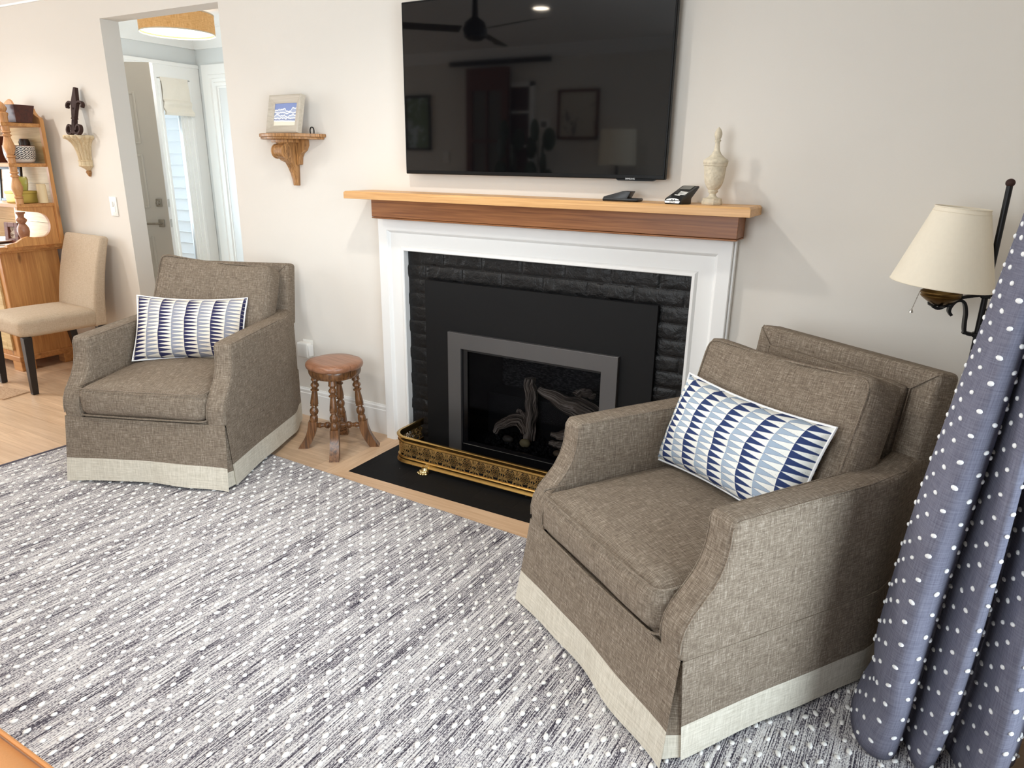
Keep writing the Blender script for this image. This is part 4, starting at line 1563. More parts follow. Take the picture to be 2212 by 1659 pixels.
# ------------------------------------------------------------------ dining chair
dc = thing('dining_chair', 'beige upholstered dining chair with black legs against the wall by the pine dresser', 'chair', (-4.762, -.362, 0), math.radians(-3.5))
hw_ = .235
bm = cushion(2 * hw_, .47, .115, .035, .016, 12, crown_b=0)
xf(bm, Matrix.Translation((0, -.035, .412)))
build('seat', bm, m_chair_fab, dc, angle=80)
bm = nb()
poly = []
for k in range(13):
    t = k / 12; z = .352 + t * .575
    poly.append((.165 - .012 * math.sin(t * 2.2) + .135 * t ** 1.4, z))
top = poly[-1]
bk_ = [(y + .085 - .028 * ((z - .352) / .575), z) for y, z in poly]
bk_[-1] = (bk_[-1][0] - .004, bk_[-1][1] - .012)
add_prism(bm, poly + bk_[::-1], 'x', -hw_, hw_)
for zz in (.45, .55, .65, .75, .85):
    bmesh.ops.bisect_plane(bm, geom=bm.verts[:] + bm.edges[:] + bm.faces[:], plane_co=(0, 0, zz), plane_no=(0, 0, 1))
bevel_sharp(bm, .022, 4, 40)
build('backrest', bm, m_chair_fab, dc, angle=50)
for sx in (-1, 1):
    for (y, dy, top_, s0, s1) in ((-.235, -.012, .36, .024, .017), (.205, .045, .36, .024, .018)):
        bm = nb()
        x = sx * (hw_ - .026)
        rows = [[Vector((x + a * s + sx * 0, y + dd + b * s, z)) for a, b in ((-1, -1), (1, -1), (1, 1), (-1, 1))] for z, s, dd in ((top_, s0, 0), (0.003, s1, dy))]
        add_grid(bm, rows, close_v=True, cap=True); bevel_sharp(bm, .002, 1, 40)
        build('leg', bm, m_black_leg, dc, angle=40)

# woven mat under the chair's feet
jm = thing('jute_mat', 'small frayed jute mat on the oak floor in front of the dining chair', 'mat', (-4.64, -.615, 0), math.radians(9))
bm = nb()
rows = [[Vector((-1.3 + 1.3 * i / 30 + .004 * noise.noise(Vector((i, j, 0))), -.165 + .165 * j / 8 + (.006 * noise.noise(Vector((i * .7, j, 3)))), .0065 + .0015 * noise.noise(Vector((i * .9, j * .9, 5))))) for j in range(9)] for i in range(31)]
V = add_grid(bm, rows)
rim = [r[0] for r in V] + V[-1][1:] + [r[-1] for r in V[::-1]][1:] + V[0][::-1][1:-1]
low = [bm.verts.new((v.co.x, v.co.y, .0005)) for v in rim]
for i in range(len(rim)): bm.faces.new((rim[i], low[i], low[(i + 1) % len(rim)], rim[(i + 1) % len(rim)]))
build('mat_weave', bm, m_jute, jm, angle=60)

# ------------------------------------------------------------------ pine dresser
HR = -5.145                                    # right side of the base
hu = thing('pine_dresser', 'honey pine dresser with open shelves and turned columns at the left edge', 'dresser', (HR, 0, 0))
W_ = 1.25
bm = nb(); bx(bm, -W_, 0, -.395, -.03, .10, .815, .004, 1); build('base_cabinet', bm, m_pine, hu, smooth=False)
bm = nb(); bx(bm, -W_ - .012, .012, -.407, -.025, .065, .105, .006); 
bx(bm, -.10, .008, -.403, -.31, 0.0, .07, .003, 1); bx(bm, -.07, .008, -.12, -.03, 0.0, .07, .003, 1); bx(bm, -W_, -W_ + .1, -.403, -.03, 0.0, .07, .003, 1)
build('plinth', bm, m_pine_x, hu, smooth=False)
bm = nb(); bx(bm, -W_ - .02, .075, -.425, -.02, .815, .845, .005); bx(bm, -W_ - .008, .045, -.410, -.02, .800, .816, .004); build('countertop', bm, m_pine_x, hu, smooth=False)
# panelled doors on the front
for k, (a, b) in enumerate(((-.60, -.055), (-1.20, -.64))):
    bm = nb()
    z0, z1, st_ = .14, .70, .06
    bx(bm, a, a + st_, -.409, -.395, z0, z1, .002, 1); bx(bm, b - st_, b, -.409, -.395, z0, z1, .002, 1); bx(bm, a + st_, b - st_, -.409, -.395, z1 - st_, z1, .002, 1); bx(bm, a + st_, b - st_, -.409, -.395, z0, z0 + st_, .002, 1)
    bx(bm, a + st_, b - st_, -.402, -.395, z0 + st_, z1 - st_)
    d = build('door', bm, m_pine_pale, hu, smooth=False)
    bm = nb(); bx(bm, b - .05, b - .018, -.4135, -.409, .55, .64, .002, 1); add_ball(bm, (b - .034, -.422, .60), (.012, .012, .012)); build('escutcheon', bm, m_chrome, d)
bm = nb(); bx(bm, -W_ + .03, -.055, -.405, -.395, .72, .79, .003, 1); build('frieze_drawer', bm, m_pine_x, hu, smooth=False)
# rack: backboard, shelves, crest, columns, scrolled lower ends
BX = .143                                      # rack's right edge, from HR
bm = nb()
z = .845; k = 0
while z < 1.63:
    h = min(.13, 1.63 - z)
    bx(bm, -W_, BX - .022, -.068, -.052, z, z + h - .002); z += h; k += 1
build('backboard', bm, m_pine_pale, hu, smooth=False)
bm = nb()
crest = [(BX, .845), (BX, 1.630), (BX - .010, 1.642), (BX - .045, 1.655), (BX - .070, 1.678), (BX - .082, 1.700), (BX - .098, 1.700), (BX - .13, 1.680), (BX - .20, 1.655), (BX - .30, 1.645), (BX - .30, 1.60), (BX - .024, 1.60), (BX - .024, .845)]
add_prism(bm, crest, 'y', -.074, -.050)
build('end_post', bm, m_pine, hu, smooth=False)
shelves = (1.606, 1.362, 1.112)
for zz in shelves:
    bm = nb(); bx(bm, -W_, BX - .012, -.300, -.070, zz - .022, zz, .002, 1); build('shelf', bm, m_pine_x, hu, smooth=False)
def column(x, y, z0, z1):
    bm = nb(); H = z1 - z0
    pr = [(.022, 0), (.022, .14), (.019, .15), (.027, .17), (.027, .20), (.018, .22), (.023, .25), (.023, .27), (.026, .31), (.033, .40), (.034, .46), (.028, .55), (.021, .66), (.018, .72), (.026, .74), (.026, .765), (.018, .785), (.018, .81), (.026, .83), (.026, .85), (.020, .87), (.022, .90), (.022, 1.0)]
    add_lathe(bm, [(0, z0)] + [(r, z0 + t * H) for r, t in pr] + [(0, z1)], 18, (x, y, 0))
    return build('turned_column', bm, m_pine_turn, hu, angle=45)
CXc, CYc = .112, -.270
column(CXc, CYc, 1.112, 1.340); column(CXc, CYc, 1.362, 1.584)
bm = nb(); add_lathe(bm, [(0, 1.606), (.024, 1.606), (.024, 1.640), (.028, 1.648), (.03, 1.66), (.018, 1.668), (.026, 1.680), (.028, 1.690), (.014, 1.716), (0, 1.728)], 18, (CXc, CYc, 0)); build('finial', bm, m_pine_turn, hu, angle=45)
# scrolled end board below the lowest shelf, with its big rounded opening
bm = nb()
outer = [(-.300, 1.090), (-.076, 1.090), (-.076, .845), (-.40, .845)]
cut = [(-.40, .862), (-.34, .872), (-.30, .895), (-.262, .905), (-.235, .898), (-.20, .896)]
cut += [(-.175 + .062 * math.sin(a), .975 - .079 * math.cos(a)) for a in [PI * k / 14 for k in range(0, 15)]]
cut += [(-.22, 1.060), (-.27, 1.068), (-.300, 1.072)]
poly = outer + cut
add_prism(bm, poly, 'x', BX - .045, BX - .020)
build('scrolled_end', bm, m_pine, hu, smooth=False)

# ------------------------------------------------------------------ things on the dresser
def at(name, label, cat, x, y, z, rz=0, group=None):
    return thing(name, label, cat, (x, y, z), rz, group)

t = at('wooden_trough', 'dark red wooden trough with sloping sides on top of the pine dresser', 'box', -5.125, -.175, 1.607, math.radians(6))
bm = nb()
w0, w1, d0, d1_, h = .115, .140, .05, .065, .105
ro = [[Vector((sx * w, sy * d, z)) for sx, sy in ((-1, -1), (1, -1), (1, 1), (-1, 1))] for w, d, z in ((w0, d0, 0), (w1, d1_, h))]
ri = [[Vector((sx * w, sy * d, z)) for sx, sy in ((-1, -1), (1, -1), (1, 1), (-1, 1))] for w, d, z in ((w1 - .012, d1_ - .012, h), (w0 - .012, d0 - .012, .012))]
add_grid(bm, ro + ri, close_v=True, cap=True); bevel_sharp(bm, .002, 1, 40)
build('trough', bm, m_darkbox, t, angle=30)
t = at('round_plate', 'small pale wooden plate standing behind the dark trough', 'plate', -5.30, -.10, 1.607)
bm = nb(); add_lathe(bm, [(0, -.006), (.07, -.006), (.078, 0), (.07, .006), (0, .004)], 28); xf(bm, Matrix.Translation((0, 0, .078)) @ Matrix.Rotation(math.radians(78), 4, 'X')); build('plate', bm, m_pine_turn, t)

t = at('patterned_planter', 'black and white diamond patterned pot on the middle dresser shelf', 'pot', -5.105, -.178, 1.363)
bm = nb(); uv = bm.loops.layers.uv.verify()
pr = [(0, 0), (.055, 0), (.070, .006), (.080, .020), (.086, .045), (.088, .075), (.088, .104), (.083, .104), (.082, .03), (0, .02)]
add_lathe(bm, pr, 40)
for f in bm.faces:
    for l in f.loops:
        c = l.vert.co; a = math.atan2(c.y, c.x)
        if f.calc_center_median().x < 0 and a < 0 and abs(f.calc_center_median().y) < .02: a += 2 * PI
        l[uv].uv = (a / (2 * PI), c.z / .105)
build('pot', bm, m_pot, t, uv=False)
bm = nb(); add_tube(bm, [(.0855 * math.cos(2 * PI * k / 40), .0855 * math.sin(2 * PI * k / 40), .105) for k in range(40)], .003, 6, closed=True); props(build('rim', bm, m_brown_frame, t), 'red-brown rim')
t = at('dark_jar', 'small dark glazed jar behind the patterned pot', 'jar', -5.17, -.105, 1.363)
bm = nb(); add_lathe(bm, [(0, 0), (.03, 0), (.032, .02), (.032, .13), (.028, .14), (.026, .15), (0, .15)], 24); build('jar', bm, plain('dark_glaze', S(44, 30, 28), .25), t)
t = at('wooden_block_book', 'thick brown book standing on the middle shelf beside the column', 'book', -5.315, -.19, 1.363, math.radians(8))
bm = nb(); bx(bm, -.025, .025, -.07, .07, 0, .165, .003, 1); build('cover', bm, m_brown_frame, t, smooth=False)
bm = nb(); bx(bm, -.019, .019, -.0715, -.069, .006, .160); build('pages', bm, m_paper, t, smooth=False)

def photo_frame(name, label, x, y, z, w, h, d, rz, tilt, fm, im, bw):
    t = at(name, label, 'picture frame', x, y, z, rz)
    bm = nb()
    M = Matrix.Rotation(tilt, 4, 'X')
    bx(bm, -w / 2, -w / 2 + bw, -d, 0, 0, h, .002, 1); bx(bm, w / 2 - bw, w / 2, -d, 0, 0, h, .002, 1); bx(bm, -w / 2 + bw, w / 2 - bw, -d, 0, 0, bw, .002, 1); bx(bm, -w / 2 + bw, w / 2 - bw, -d, 0, h - bw, h, .002, 1)
    xf(bm, M); build('frame', bm, fm, t, smooth=False)
    bm = nb(); bx(bm, -w / 2 + bw, w / 2 - bw, -d * .45, -d * .2, bw, h - bw); xf(bm, M); build('picture', bm, im, t, smooth=False)
    return t

def drawing_mat(name, bg, ink, sc_=14, th=.62):
    t_ = NT(name)
    n_ = t_.noise(t_.coords('Object'), sc_, 4, .7, .6)
    return t_.set(t_.mix(t_.ramp(n_, [(th, 0.0), (th + .08, 1.0)]), bg, ink), .5)

photo_frame('picture_frame', 'dark framed pale sketch leaning on the lowest open shelf of the dresser', -5.345, -.155, 1.113, .21, .225, .018, math.radians(10), math.radians(-8), m_black_leg, drawing_mat('pale_sketch', S(214, 208, 200), S(150, 146, 150), 30, .6), .018)
t = at('gold_tin', 'rectangular gold tin on the lowest open shelf', 'tin', -5.135, -.205, 1.113, math.radians(10))
bm = nb(); bx(bm, -.075, .085, -.05, .05, 0, .075, .004, 2); build('tin_body', bm, m_tin, t)
bm = nb(); bx(bm, -.078, .088, -.053, .053, .058, .078, .003, 1); build('lid', bm, m_tin, t)
t = at('glass_ornament', 'yellow green glass ornament on top of the gold tin', 'ornament', -5.14, -.19, 1.192, math.radians(12))
bm = nb(); add_lathe(bm, [(0, 0), (.04, 0), (.046, .03), (.050, .07), (.044, .085), (.040, .08), (.042, .05), (.036, .01), (0, .008)], 8, wob=lambda a, z: 1 + .12 * math.cos(4 * a)); build('body', bm, plain('green_glass', S(176, 176, 92), .12, var=.3, scale=24), t)
t = at('white_candle', 'cream pillar candle behind the gold tin', 'candle', -5.03, -.125, 1.113)
bm = nb(); add_lathe(bm, [(0, 0), (.028, 0), (.028, .115), (.024, .12), (0, .112)], 20); build('wax', bm, plain('candle_wax', S(226, 206, 166), .5), t)
photo_frame('small_picture_frame', 'little red-brown square frame with a pale motif on the dresser counter', -5.245, -.235, .846, .115, .135, .03, math.radians(14), math.radians(-6), m_brown_frame, drawing_mat('pale_motif', S(206, 190, 172), S(120, 90, 74), 40, .5), .03)
t = at('wooden_candlestick', 'turned wooden candlestick standing on the dresser counter', 'candlestick', -5.085, -.255, .846)
bm = nb(); add_lathe(bm, [(0, 0), (.036, 0), (.036, .012), (.026, .022), (.022, .034), (.030, .06), (.036, .09), (.034, .11), (.024, .13), (.018, .138), (.030, .154), (.032, .164), (.018, .178), (.020, .195), (.028, .205), (.028, .212), (0, .212)], 24); build('turning', bm, m_stool_seat, t, angle=45)
t = at('white_platter', 'white serving platter lying on the dresser counter', 'platter', -5.40, -.29, .846)
bm = nb(); add_lathe(bm, [(0, .004), (.10, .004), (.16, .018), (.165, .022), (.16, .024), (.10, .010), (0, .009)], 40); build('platter', bm, m_white_plastic, t)
t = at('folded_paper', 'folded white paper beside the small red-brown frame', 'paper', -5.15, -.33, .846, math.radians(20))
bm = nb(); add_grid(bm, [[(-.07, -.04, .002), (-.02, -.04, .004), (.04, -.035, .003), (.08, -.03, .002)], [(-.07, .04, .002), (-.02, .045, .010), (.04, .04, .006), (.08, .04, .002)]])
bmesh.ops.solidify(bm, geom=bm.faces[:], thickness=.0012); build('sheet', bm, m_paper, t)

# ------------------------------------------------------------------ wall corbel with iron fleur-de-lis
t = thing('fluted_corbel', 'pale carved fluted wall corbel under the iron fleur-de-lis', 'wall shelf', (-4.665, 0, 0))
bm = nb()
N = 90
prof = [(1.535, .116), (1.530, .120), (1.520, .114), (1.508, .096), (1.49, .079), (1.465, .066), (1.43, .056), (1.40, .052), (1.385, .050)]
rows = []
for z, r in prof:
    rows.append([Vector((r * .86 * math.cos(PI + PI * k / N) * (1 + .11 * (1 if z < 1.525 else .4) * (abs(math.cos(9 * PI * k / N)) - .6)), r * math.sin(PI + PI * k / N) * (1 + .11 * (1 if z < 1.525 else .4) * (abs(math.cos(9 * PI * k / N)) - .6)) - .001, z + (.006 * -abs(math.cos(9 * PI * k / N)) if 1.515 < z < 1.533 else 0))) for k in range(N + 1)])
V = add_grid(bm, rows)
for r in (V[0], V[-1]): bm.faces.new(r)
bm.faces.new([r[0] for r in V] + [r[-1] for r in V[::-1]])
build('fluted_body', bm, m_corbel, t, angle=60)
bm = nb()
def halfring(bm, prof, N=20):
    rows = [[Vector((r * .86 * math.cos(PI + PI * k / N), r * math.sin(PI + PI * k / N) - .001, z)) for k in range(N + 1)] for z, r in prof]
    V = add_grid(bm, rows)
    for r in (V[0], V[-1]):
        try: bm.faces.new(r)
        except ValueError: pass
    bm.faces.new([r[0] for r in V] + [r[-1] for r in V[::-1]])
halfring(bm, [(1.388, .056), (1.384, .060), (1.380, .056), (1.356, .056), (1.352, .060), (1.347, .052), (1.338, .034), (1.33, .024), (1.324, .018)])
build('collar', bm, m_corbel, t, angle=40)
bm = nb(); halfring(bm, [(1.326, .016), (1.318, .022), (1.310, .024), (1.302, .018), (1.29, .012), (1.286, .008)]); build('drop_finial', bm, m_bracket, t, angle=40)

t = thing('iron_fleur_de_lis', 'rusty iron fleur-de-lis spear ornament standing on the pale corbel', 'ornament', (-4.635, -.078, 1.536))
t.rotation_euler = (math.radians(-11), 0, 0)
bm = nb()
TH = .022
add_box(bm, (0, 0, .085), (.030, TH, .16), None, .003, 1)
add_prism(bm, [(-.011, .150), (.011, .150), (.030, .195), (.010, .282), (-.006, .282), (-.028, .195)], 'y', -TH / 2, TH / 2)
build('spear', bm, m_rust, t, angle=30)
for sg in (-1, 1):
    bm = nb()
    pts = [(sg * .010, 0, .10)] + [(sg * (.012 + .012 * q * q), 0, .10 + .075 * q) for q in (.3, .6, .85)] + [(sg * (.052 - .030 * math.cos(a)), 0, .175 + .022 * math.sin(a)) for a in [PI * k / 8 for k in range(1, 9)]] + [(sg * .076, 0, .163)]
    add_strap(bm, pts, (0, 1, 0), TH, .011); build('upper_scroll', bm, m_rust, t, angle=40)
    bm = nb()
    pts = [(sg * .008, 0, .09), (sg * .009, 0, .05)] + [(sg * (.040 - .030 * math.cos(a)), 0, .032 - .027 * math.sin(a)) for a in [PI * k / 8 for k in range(0, 9)]] + [(sg * (.047 + .022 * math.cos(a)), 0, .034 + .024 * math.sin(a)) for a in [PI * k / 6 for k in range(1, 7)]] + [(sg * .028, 0, .028)]
    add_strap(bm, pts, (0, 1, 0), TH, .012); build('lower_scroll', bm, m_rust, t, angle=40)
bm = nb(); add_box(bm, (0, 0, .098), (.038, TH + .006, .010), None, .003, 1); build('collar', bm, m_rust, t, angle=30)

# ------------------------------------------------------------------ gilded bracket shelf with a framed print
bs = thing('bracket_shelf', 'carved gold-brown bracket shelf on the wall left of the television', 'wall shelf', (-2.825, 0, 0))
bm = nb()
def shelf_outline(g):
    o = [(-.215 - g, -.001)]
    o += [(-.215 - g + .03 * math.sin(a), -.035 - .03 * (1 - math.cos(a)) - .0) for a in (0.0, .5, 1.0)]
    o += [(-.16, -.09 - g * .6), (-.12, -.125 - g), (-.07, -.148 - g), (0, -.155 - g), (.07, -.148 - g), (.12, -.125 - g), (.16, -.09 - g * .6)]
    o += [(.215 + g - .03 * math.sin(a), -.035 - .03 * (1 - math.cos(a))) for a in (1.0, .5, 0.0)] + [(.215 + g, -.001)]
    return o
add_prism(bm, shelf_outline(.0), 'z', 1.516, 1.532); add_prism(bm, shelf_outline(-.012), 'z', 1.506, 1.5165)
bevel_sharp(bm, .003, 2, 60)
build('shelf_top', bm, m_bracket, bs, angle=35)
bm = nb()
poly = [(-.001, 1.506), (-.105, 1.506), (-.108, 1.488), (-.100, 1.482), (-.100, 1.42), (-.085, 1.405), (-.056, 1.394), (-.042, 1.37), (-.031, 1.34), (-.025, 1.31), (-.022, 1.281), (-.001, 1.281)]
add_prism(bm, poly, 'x', -.028, .028); bevel_sharp(bm, .003, 2, 50)
for v in bm.verts: v.co.x *= .52 + .48 * min(1, max(0, (v.co.z - 1.281) / .13))
build('console', bm, m_bracket, bs, angle=35)
bm = nb()
for sx in (-.036, .030): 
    for r, w in ((.036, .006), (.027, .010), (.016, .013), (.008, .016)): add_tube(bm, [(sx + .003 - w / 2, -.098, 1.448), (sx + .003 + w / 2, -.098, 1.448)], r, 20)
add_tube(bm, [(-.034, -.098, 1.448), (.034, -.098, 1.448)], .032, 20)
build('scroll', bm, m_bracket, bs, angle=35)
bm = nb()
for sg in (-1, 1):
    add_prism(bm, [(sg * .028, 1.506), (sg * .098, 1.506), (sg * .098, 1.478), (sg * .085, 1.455), (sg * .062, 1.44), (sg * .05, 1.42), (sg * .045, 1.385), (sg * .028, 1.382)], 'y', -.03, -.001)
bevel_sharp(bm, .003, 2, 50)
build('ear', bm, m_bracket, bs, angle=35)
bm = nb(); bx(bm, -.055, .055, -.112, -.001, 1.490, 1.507, .004, 2); build('abacus', bm, m_bracket, bs, angle=35)

def mountain_mat():
    t_ = NT('snowy_mountain_print')
    tc = t_.n('ShaderNodeTexCoord'); sp = t_.n('ShaderNodeSeparateXYZ'); t_.l(tc.outputs['UV'], sp.inputs[0])
    x, z = sp.outputs[0], sp.outputs[1]
    def ridge(sc_, off, base, amp):
        n_ = t_.n('ShaderNodeTexNoise', i_Scale=sc_, i_Detail=3.0); n_.noise_dimensions = '1D'
        t_.l(t_.math('ADD', x, off), n_.inputs['W'])
        return t_.math('MULTIPLY_ADD', t_.math('SUBTRACT', n_.outputs[0], .5), amp, base)
    c = S(128, 146, 198)
    col = None
    for sc_, off, base, amp, fill in ((22, 1.0, .082, .045, S(168, 180, 210)), (20, 5.0, .066, .04, S(150, 164, 200)), (26, 9.0, .052, .03, S(176, 188, 214)), (60, 14.0, .040, .024, S(140, 152, 188)), (10, 3.0, .026, .010, S(236, 230, 212))):
        r = ridge(sc_, off, base, amp)
        d = t_.math('SUBTRACT', r, z)
        col = t_.mix(t_.math('GREATER_THAN', d, 0.0), c if col is None else col, fill)
        col = t_.mix(t_.math('LESS_THAN', t_.math('ABSOLUTE', d), .0028), col, S(244, 246, 248))
    return t_.set(col, .5)
pf = thing('framed_print', 'taupe framed blue mountain print leaning on the gilded bracket shelf', 'picture frame', (-2.815, -.085, 1.5325), math.radians(-4))
M = Matrix.Rotation(math.radians(-13), 4, 'X')
w, h, bw = .238, .184, .038
bm = nb()
mit = lambda dx, y: [(-w / 2 + dx, y, 0 + dx), (w / 2 - dx, y, 0 + dx), (w / 2 - dx, y, h - dx), (-w / 2 + dx, y, h - dx)]
add_grid(bm, [mit(0, .012), mit(0, -.014), mit(.006, -.018), mit(.018, -.012), mit(bw - .008, -.008), mit(bw, -.004), mit(bw, .012)], close_u=True, close_v=True)
bmesh.ops.recalc_face_normals(bm, faces=bm.faces[:])
boxuv(bm); xf(bm, M); build('frame', bm, m_frame_grey, pf, smooth=False, uv=False)
bm = nb(); bx(bm, -w / 2 + bw, w / 2 - bw, -.002, .008, bw, h - bw)
uvl = bm.loops.layers.uv.verify()
for f in bm.faces:
    for l in f.loops: l[uvl].uv = (l.vert.co.x + .5, l.vert.co.z - bw + .004)
xf(bm, M); build('print', bm, mountain_mat(), pf, smooth=False, uv=False)
t = thing('iron_hook', 'tiny black loop on the bracket shelf beside the framed print', 'hook', (-2.665, -.04, 1.533))
bm = nb(); add_tube(bm, [(-.012, 0, 0), (-.013, 0, .014)] + [(.013 * -math.cos(a), 0, .014 + .016 * math.sin(a)) for a in [PI * k / 8 for k in range(1, 8)]] + [(.013, 0, .014), (.012, 0, 0)], .003, 8); build('loop', bm, m_blackiron, t)

# switch and outlet
t = thing('light_switch', 'white dimmer switch plate on the wall left of the doorway', 'switch', (-4.461, 0, 1.108))
bm = nb(); bx(bm, -.036, .036, -.006, -.0005, -.060, .060, .003, 2); build('plate', bm, m_white_plastic, t)
bm = nb(); bx(bm, -.017, .017, -.0085, -.0055, -.034, .034, .001, 1); build('frame', bm, m_trim, t)
bm = nb(); add_box(bm, (-.003, -.011, .014), (.015, .008, .034), None, .003, 2); build('rocker', bm, m_white_plastic, t)
t = thing('wall_outlet', 'white wall outlet plate low on the wall behind the wooden stool', 'outlet', (-2.842, 0, .395))
bm = nb(); bx(bm, -.036, .036, -.006, -.0005, -.058, .058, .003, 2); build('plate', bm, m_white_plastic, t)
t = thing('plug_adapter', 'boxy white plug adapter in the outlet behind the wooden stool', 'plug', (-2.845, -.0065, .400))
bm = nb(); add_box(bm, (0, -.022, 0), (.085, .042, .088), None, .012, 3); build('body', bm, m_white_plastic, t)
bm = nb(); bx(bm, .044, .050, -.04, -.004, -.032, .032, .002, 1); build('side_port', bm, m_trim, t)
# ------------------------------------------------------------------ television
tv = thing('television', 'large black flat television on the wall above the mantel', 'television', (-1.4625, 0, 1.355))
TW, THh = .6125, .705
bm = nb(); bx(bm, -TW, TW, -.060, -.034, 0, THh, .003, 1); build('bezel', bm, m_tv, tv, smooth=False)
bm = nb(); bx(bm, -TW + .30, TW - .30, -.036, -.001, .12, THh - .12, .004, 1); build('rear_housing', bm, m_tv, tv, smooth=False)
bm = nb(); bx(bm, -TW + .008, TW - .008, -.0612, -.059, .016, THh - .008); build('screen', bm, m_screen, tv, smooth=False)
bm = nb(); add_prism(bm, [(.415, .001), (.425, -.006), (.565, -.006), (.578, .001)], 'y', -.0612, -.040)
lg = build('logo_bar', bm, m_tv, tv, smooth=False)
text_mesh('SAMSUNG', .0085, m_text, 'logo', lg, Matrix.Translation((.475, -.0616, .0012)) @ Matrix.Rotation(PI / 2, 4, 'X'))

# ------------------------------------------------------------------ things on the mantel
MZ = 1.2742
t = thing('finial_urn', 'weathered cream urn with a tall flame finial on the right end of the mantel', 'urn', (-.651, -.112, MZ))
bm = nb()
sq = lambda a, z: (1.0 / max(abs(math.cos(a)), abs(math.sin(a))) * .86 if abs(max(abs(math.cos(a)), abs(math.sin(a)))) > .0 else 1)
def oct_(a, z): return 1 / math.cos(((a + PI / 8) % (PI / 4)) - PI / 8)
add_lathe(bm, [(0, 0), (.034, 0), (.036, .004), (.036, .012), (.034, .016), (.033, .024), (.022, .027), (0, .027)], 32, wob=oct_)
xf(bm, Matrix.Diagonal((.95, .95, .92, 1)))
build('base', bm, m_urn, t, angle=30)
bm = nb()
add_lathe(bm, [(0, .024), (.020, .026), (.013, .034), (.0125, .040), (.019, .046), (.020, .050), (.017, .053), (.026, .062), (.034, .078), (.038, .098), (.0405, .125), (.042, .138), (.0445, .140), (.044, .144), (.046, .146), (.047, .156), (.046, .158), (0, .158)], 40, wob=lambda a, z: 1 + .012 * noise.noise(Vector((math.cos(a) * 2, math.sin(a) * 2, z * 30))))
xf(bm, Matrix.Diagonal((.93, .93, .97, 1)))
build('bowl', bm, m_urn, t, angle=40)
bm = nb()
add_lathe(bm, [(0, .157), (.046, .157), (.044, .161), (.030, .170), (.018, .182), (.0115, .196), (.009, .212), (.009, .226), (.012, .230), (.012, .234), (.009, .236), (.013, .246), (.0145, .254), (.013, .264), (.008, .274), (.002, .281), (0, .282)], 32, wob=lambda a, z: 1 + .02 * noise.noise(Vector((math.cos(a) * 2, math.sin(a) * 2, z * 30 + 5))))
xf(bm, Matrix.Translation((0, 0, .153)) @ Matrix.Diagonal((.93, .93, .905, 1)) @ Matrix.Translation((0, 0, -.158)))
build('lid_finial', bm, m_urn, t, angle=40)

t = thing('remote_control', 'black handheld remote with white label and grey screen standing beside the cream urn', 'remote', (-.760, -.122, MZ), math.radians(-13))
t.scale = (1.12, 1.3, 1.02)
bm = nb()
# side profile (y, z): a foot with a leaning slab
add_prism(bm, [(-.050, .0), (-.052, .012), (-.046, .020), (-.010, .036), (.040, .060), (.050, .062), (.052, .056), (.034, .040), (.010, .018), (.010, .0)], 'x', -.030, .030)
bevel_sharp(bm, .004, 3, 30); build('body', bm, m_black_plastic, t, angle=40)
up = Vector((0, .095, .042)).normalized(); nrm = Vector((0, -up.z, up.y))
MS = Matrix(((1, 0, 0, 0), (0, up.y, nrm.y, 0), (0, up.z, nrm.z, 0), (0, 0, 0, 1)))
bm = nb(); add_box(bm, (-.001, .0, 0), (.040, .030, .0012), None, .0, 1); xf(bm, Matrix.Translation((0, .028, .0555)) @ MS); build('screen', bm, m_lcd, t, smooth=False)
bm = nb()
for j, (dx, dy) in enumerate(((.006, 0), (.007, -.009), (.008, -.018), (-.004, -.024))):
    add_box(bm, (dx, dy - .0, 0), (.030 if j < 3 else .022, .0052, .002), Matrix.Rotation(-.16, 4, 'Z'), .001, 1)
xf(bm, Matrix.Translation((.004, -.004, .0405)) @ MS); build('button', bm, m_white_plastic, t, smooth=False)
bm = nb()
fr_n = Vector((0, -.92, .39)).normalized(); fr_u = Vector((0, .39, .92)).normalized()
MF = Matrix(((1, 0, 0, 0), (0, fr_u.y, fr_n.y, 0), (0, fr_u.z, fr_n.z, 0), (0, 0, 0, 1)))
lab = [(-.025, -.006), (.025, -.006), (.0275, 0), (.022, .007), (.012, .0105), (0, .0115), (-.012, .0105), (-.022, .007), (-.0275, 0)]
add_prism(bm, lab, 'z', 0, .001); xf(bm, Matrix.Translation((0, -.0512, .0095)) @ MF); lb = build('label_plate', bm, m_white_plastic, t, smooth=False)
bm = nb()
for x in (-.0045, .0045): add_prism(bm, [(x - .005, .0012), (x, .0085), (x + .005, .0012), (x + .002, .0012), (x, .0045), (x - .002, .0012)], 'z', .001, .0016)
xf(bm, Matrix.Translation((.002, -.0512, .0095)) @ MF); build('label_logo', bm, m_textk, lb, smooth=False)
text_mesh('ACTUX', .0062, m_textk, 'label_text', lb, Matrix.Translation((.001, -.0512, .0095)) @ MF @ Matrix.Translation((0, -.0028, .0012)))

t = thing('charging_cradle', 'low black device with a slanted top lying under the television logo on the mantel', 'remote', (-1.000, -.105, MZ), math.radians(4))
bm = nb(); bx(bm, -.068, .075, -.035, .035, 0, .012, .005, 2); build('base', bm, m_black_plastic, t)
bm = nb(); add_prism(bm, [(-.068, .0), (-.064, .016), (.012, .038), (.044, .037), (.030, .011), (.03, .0)], 'x', -1, 1)
for v in bm.verts: v.co = Vector((v.co.y, v.co.x * .032, v.co.z))
bevel_sharp(bm, .002, 2, 30); build('slanted_top', bm, m_black_plastic, t)

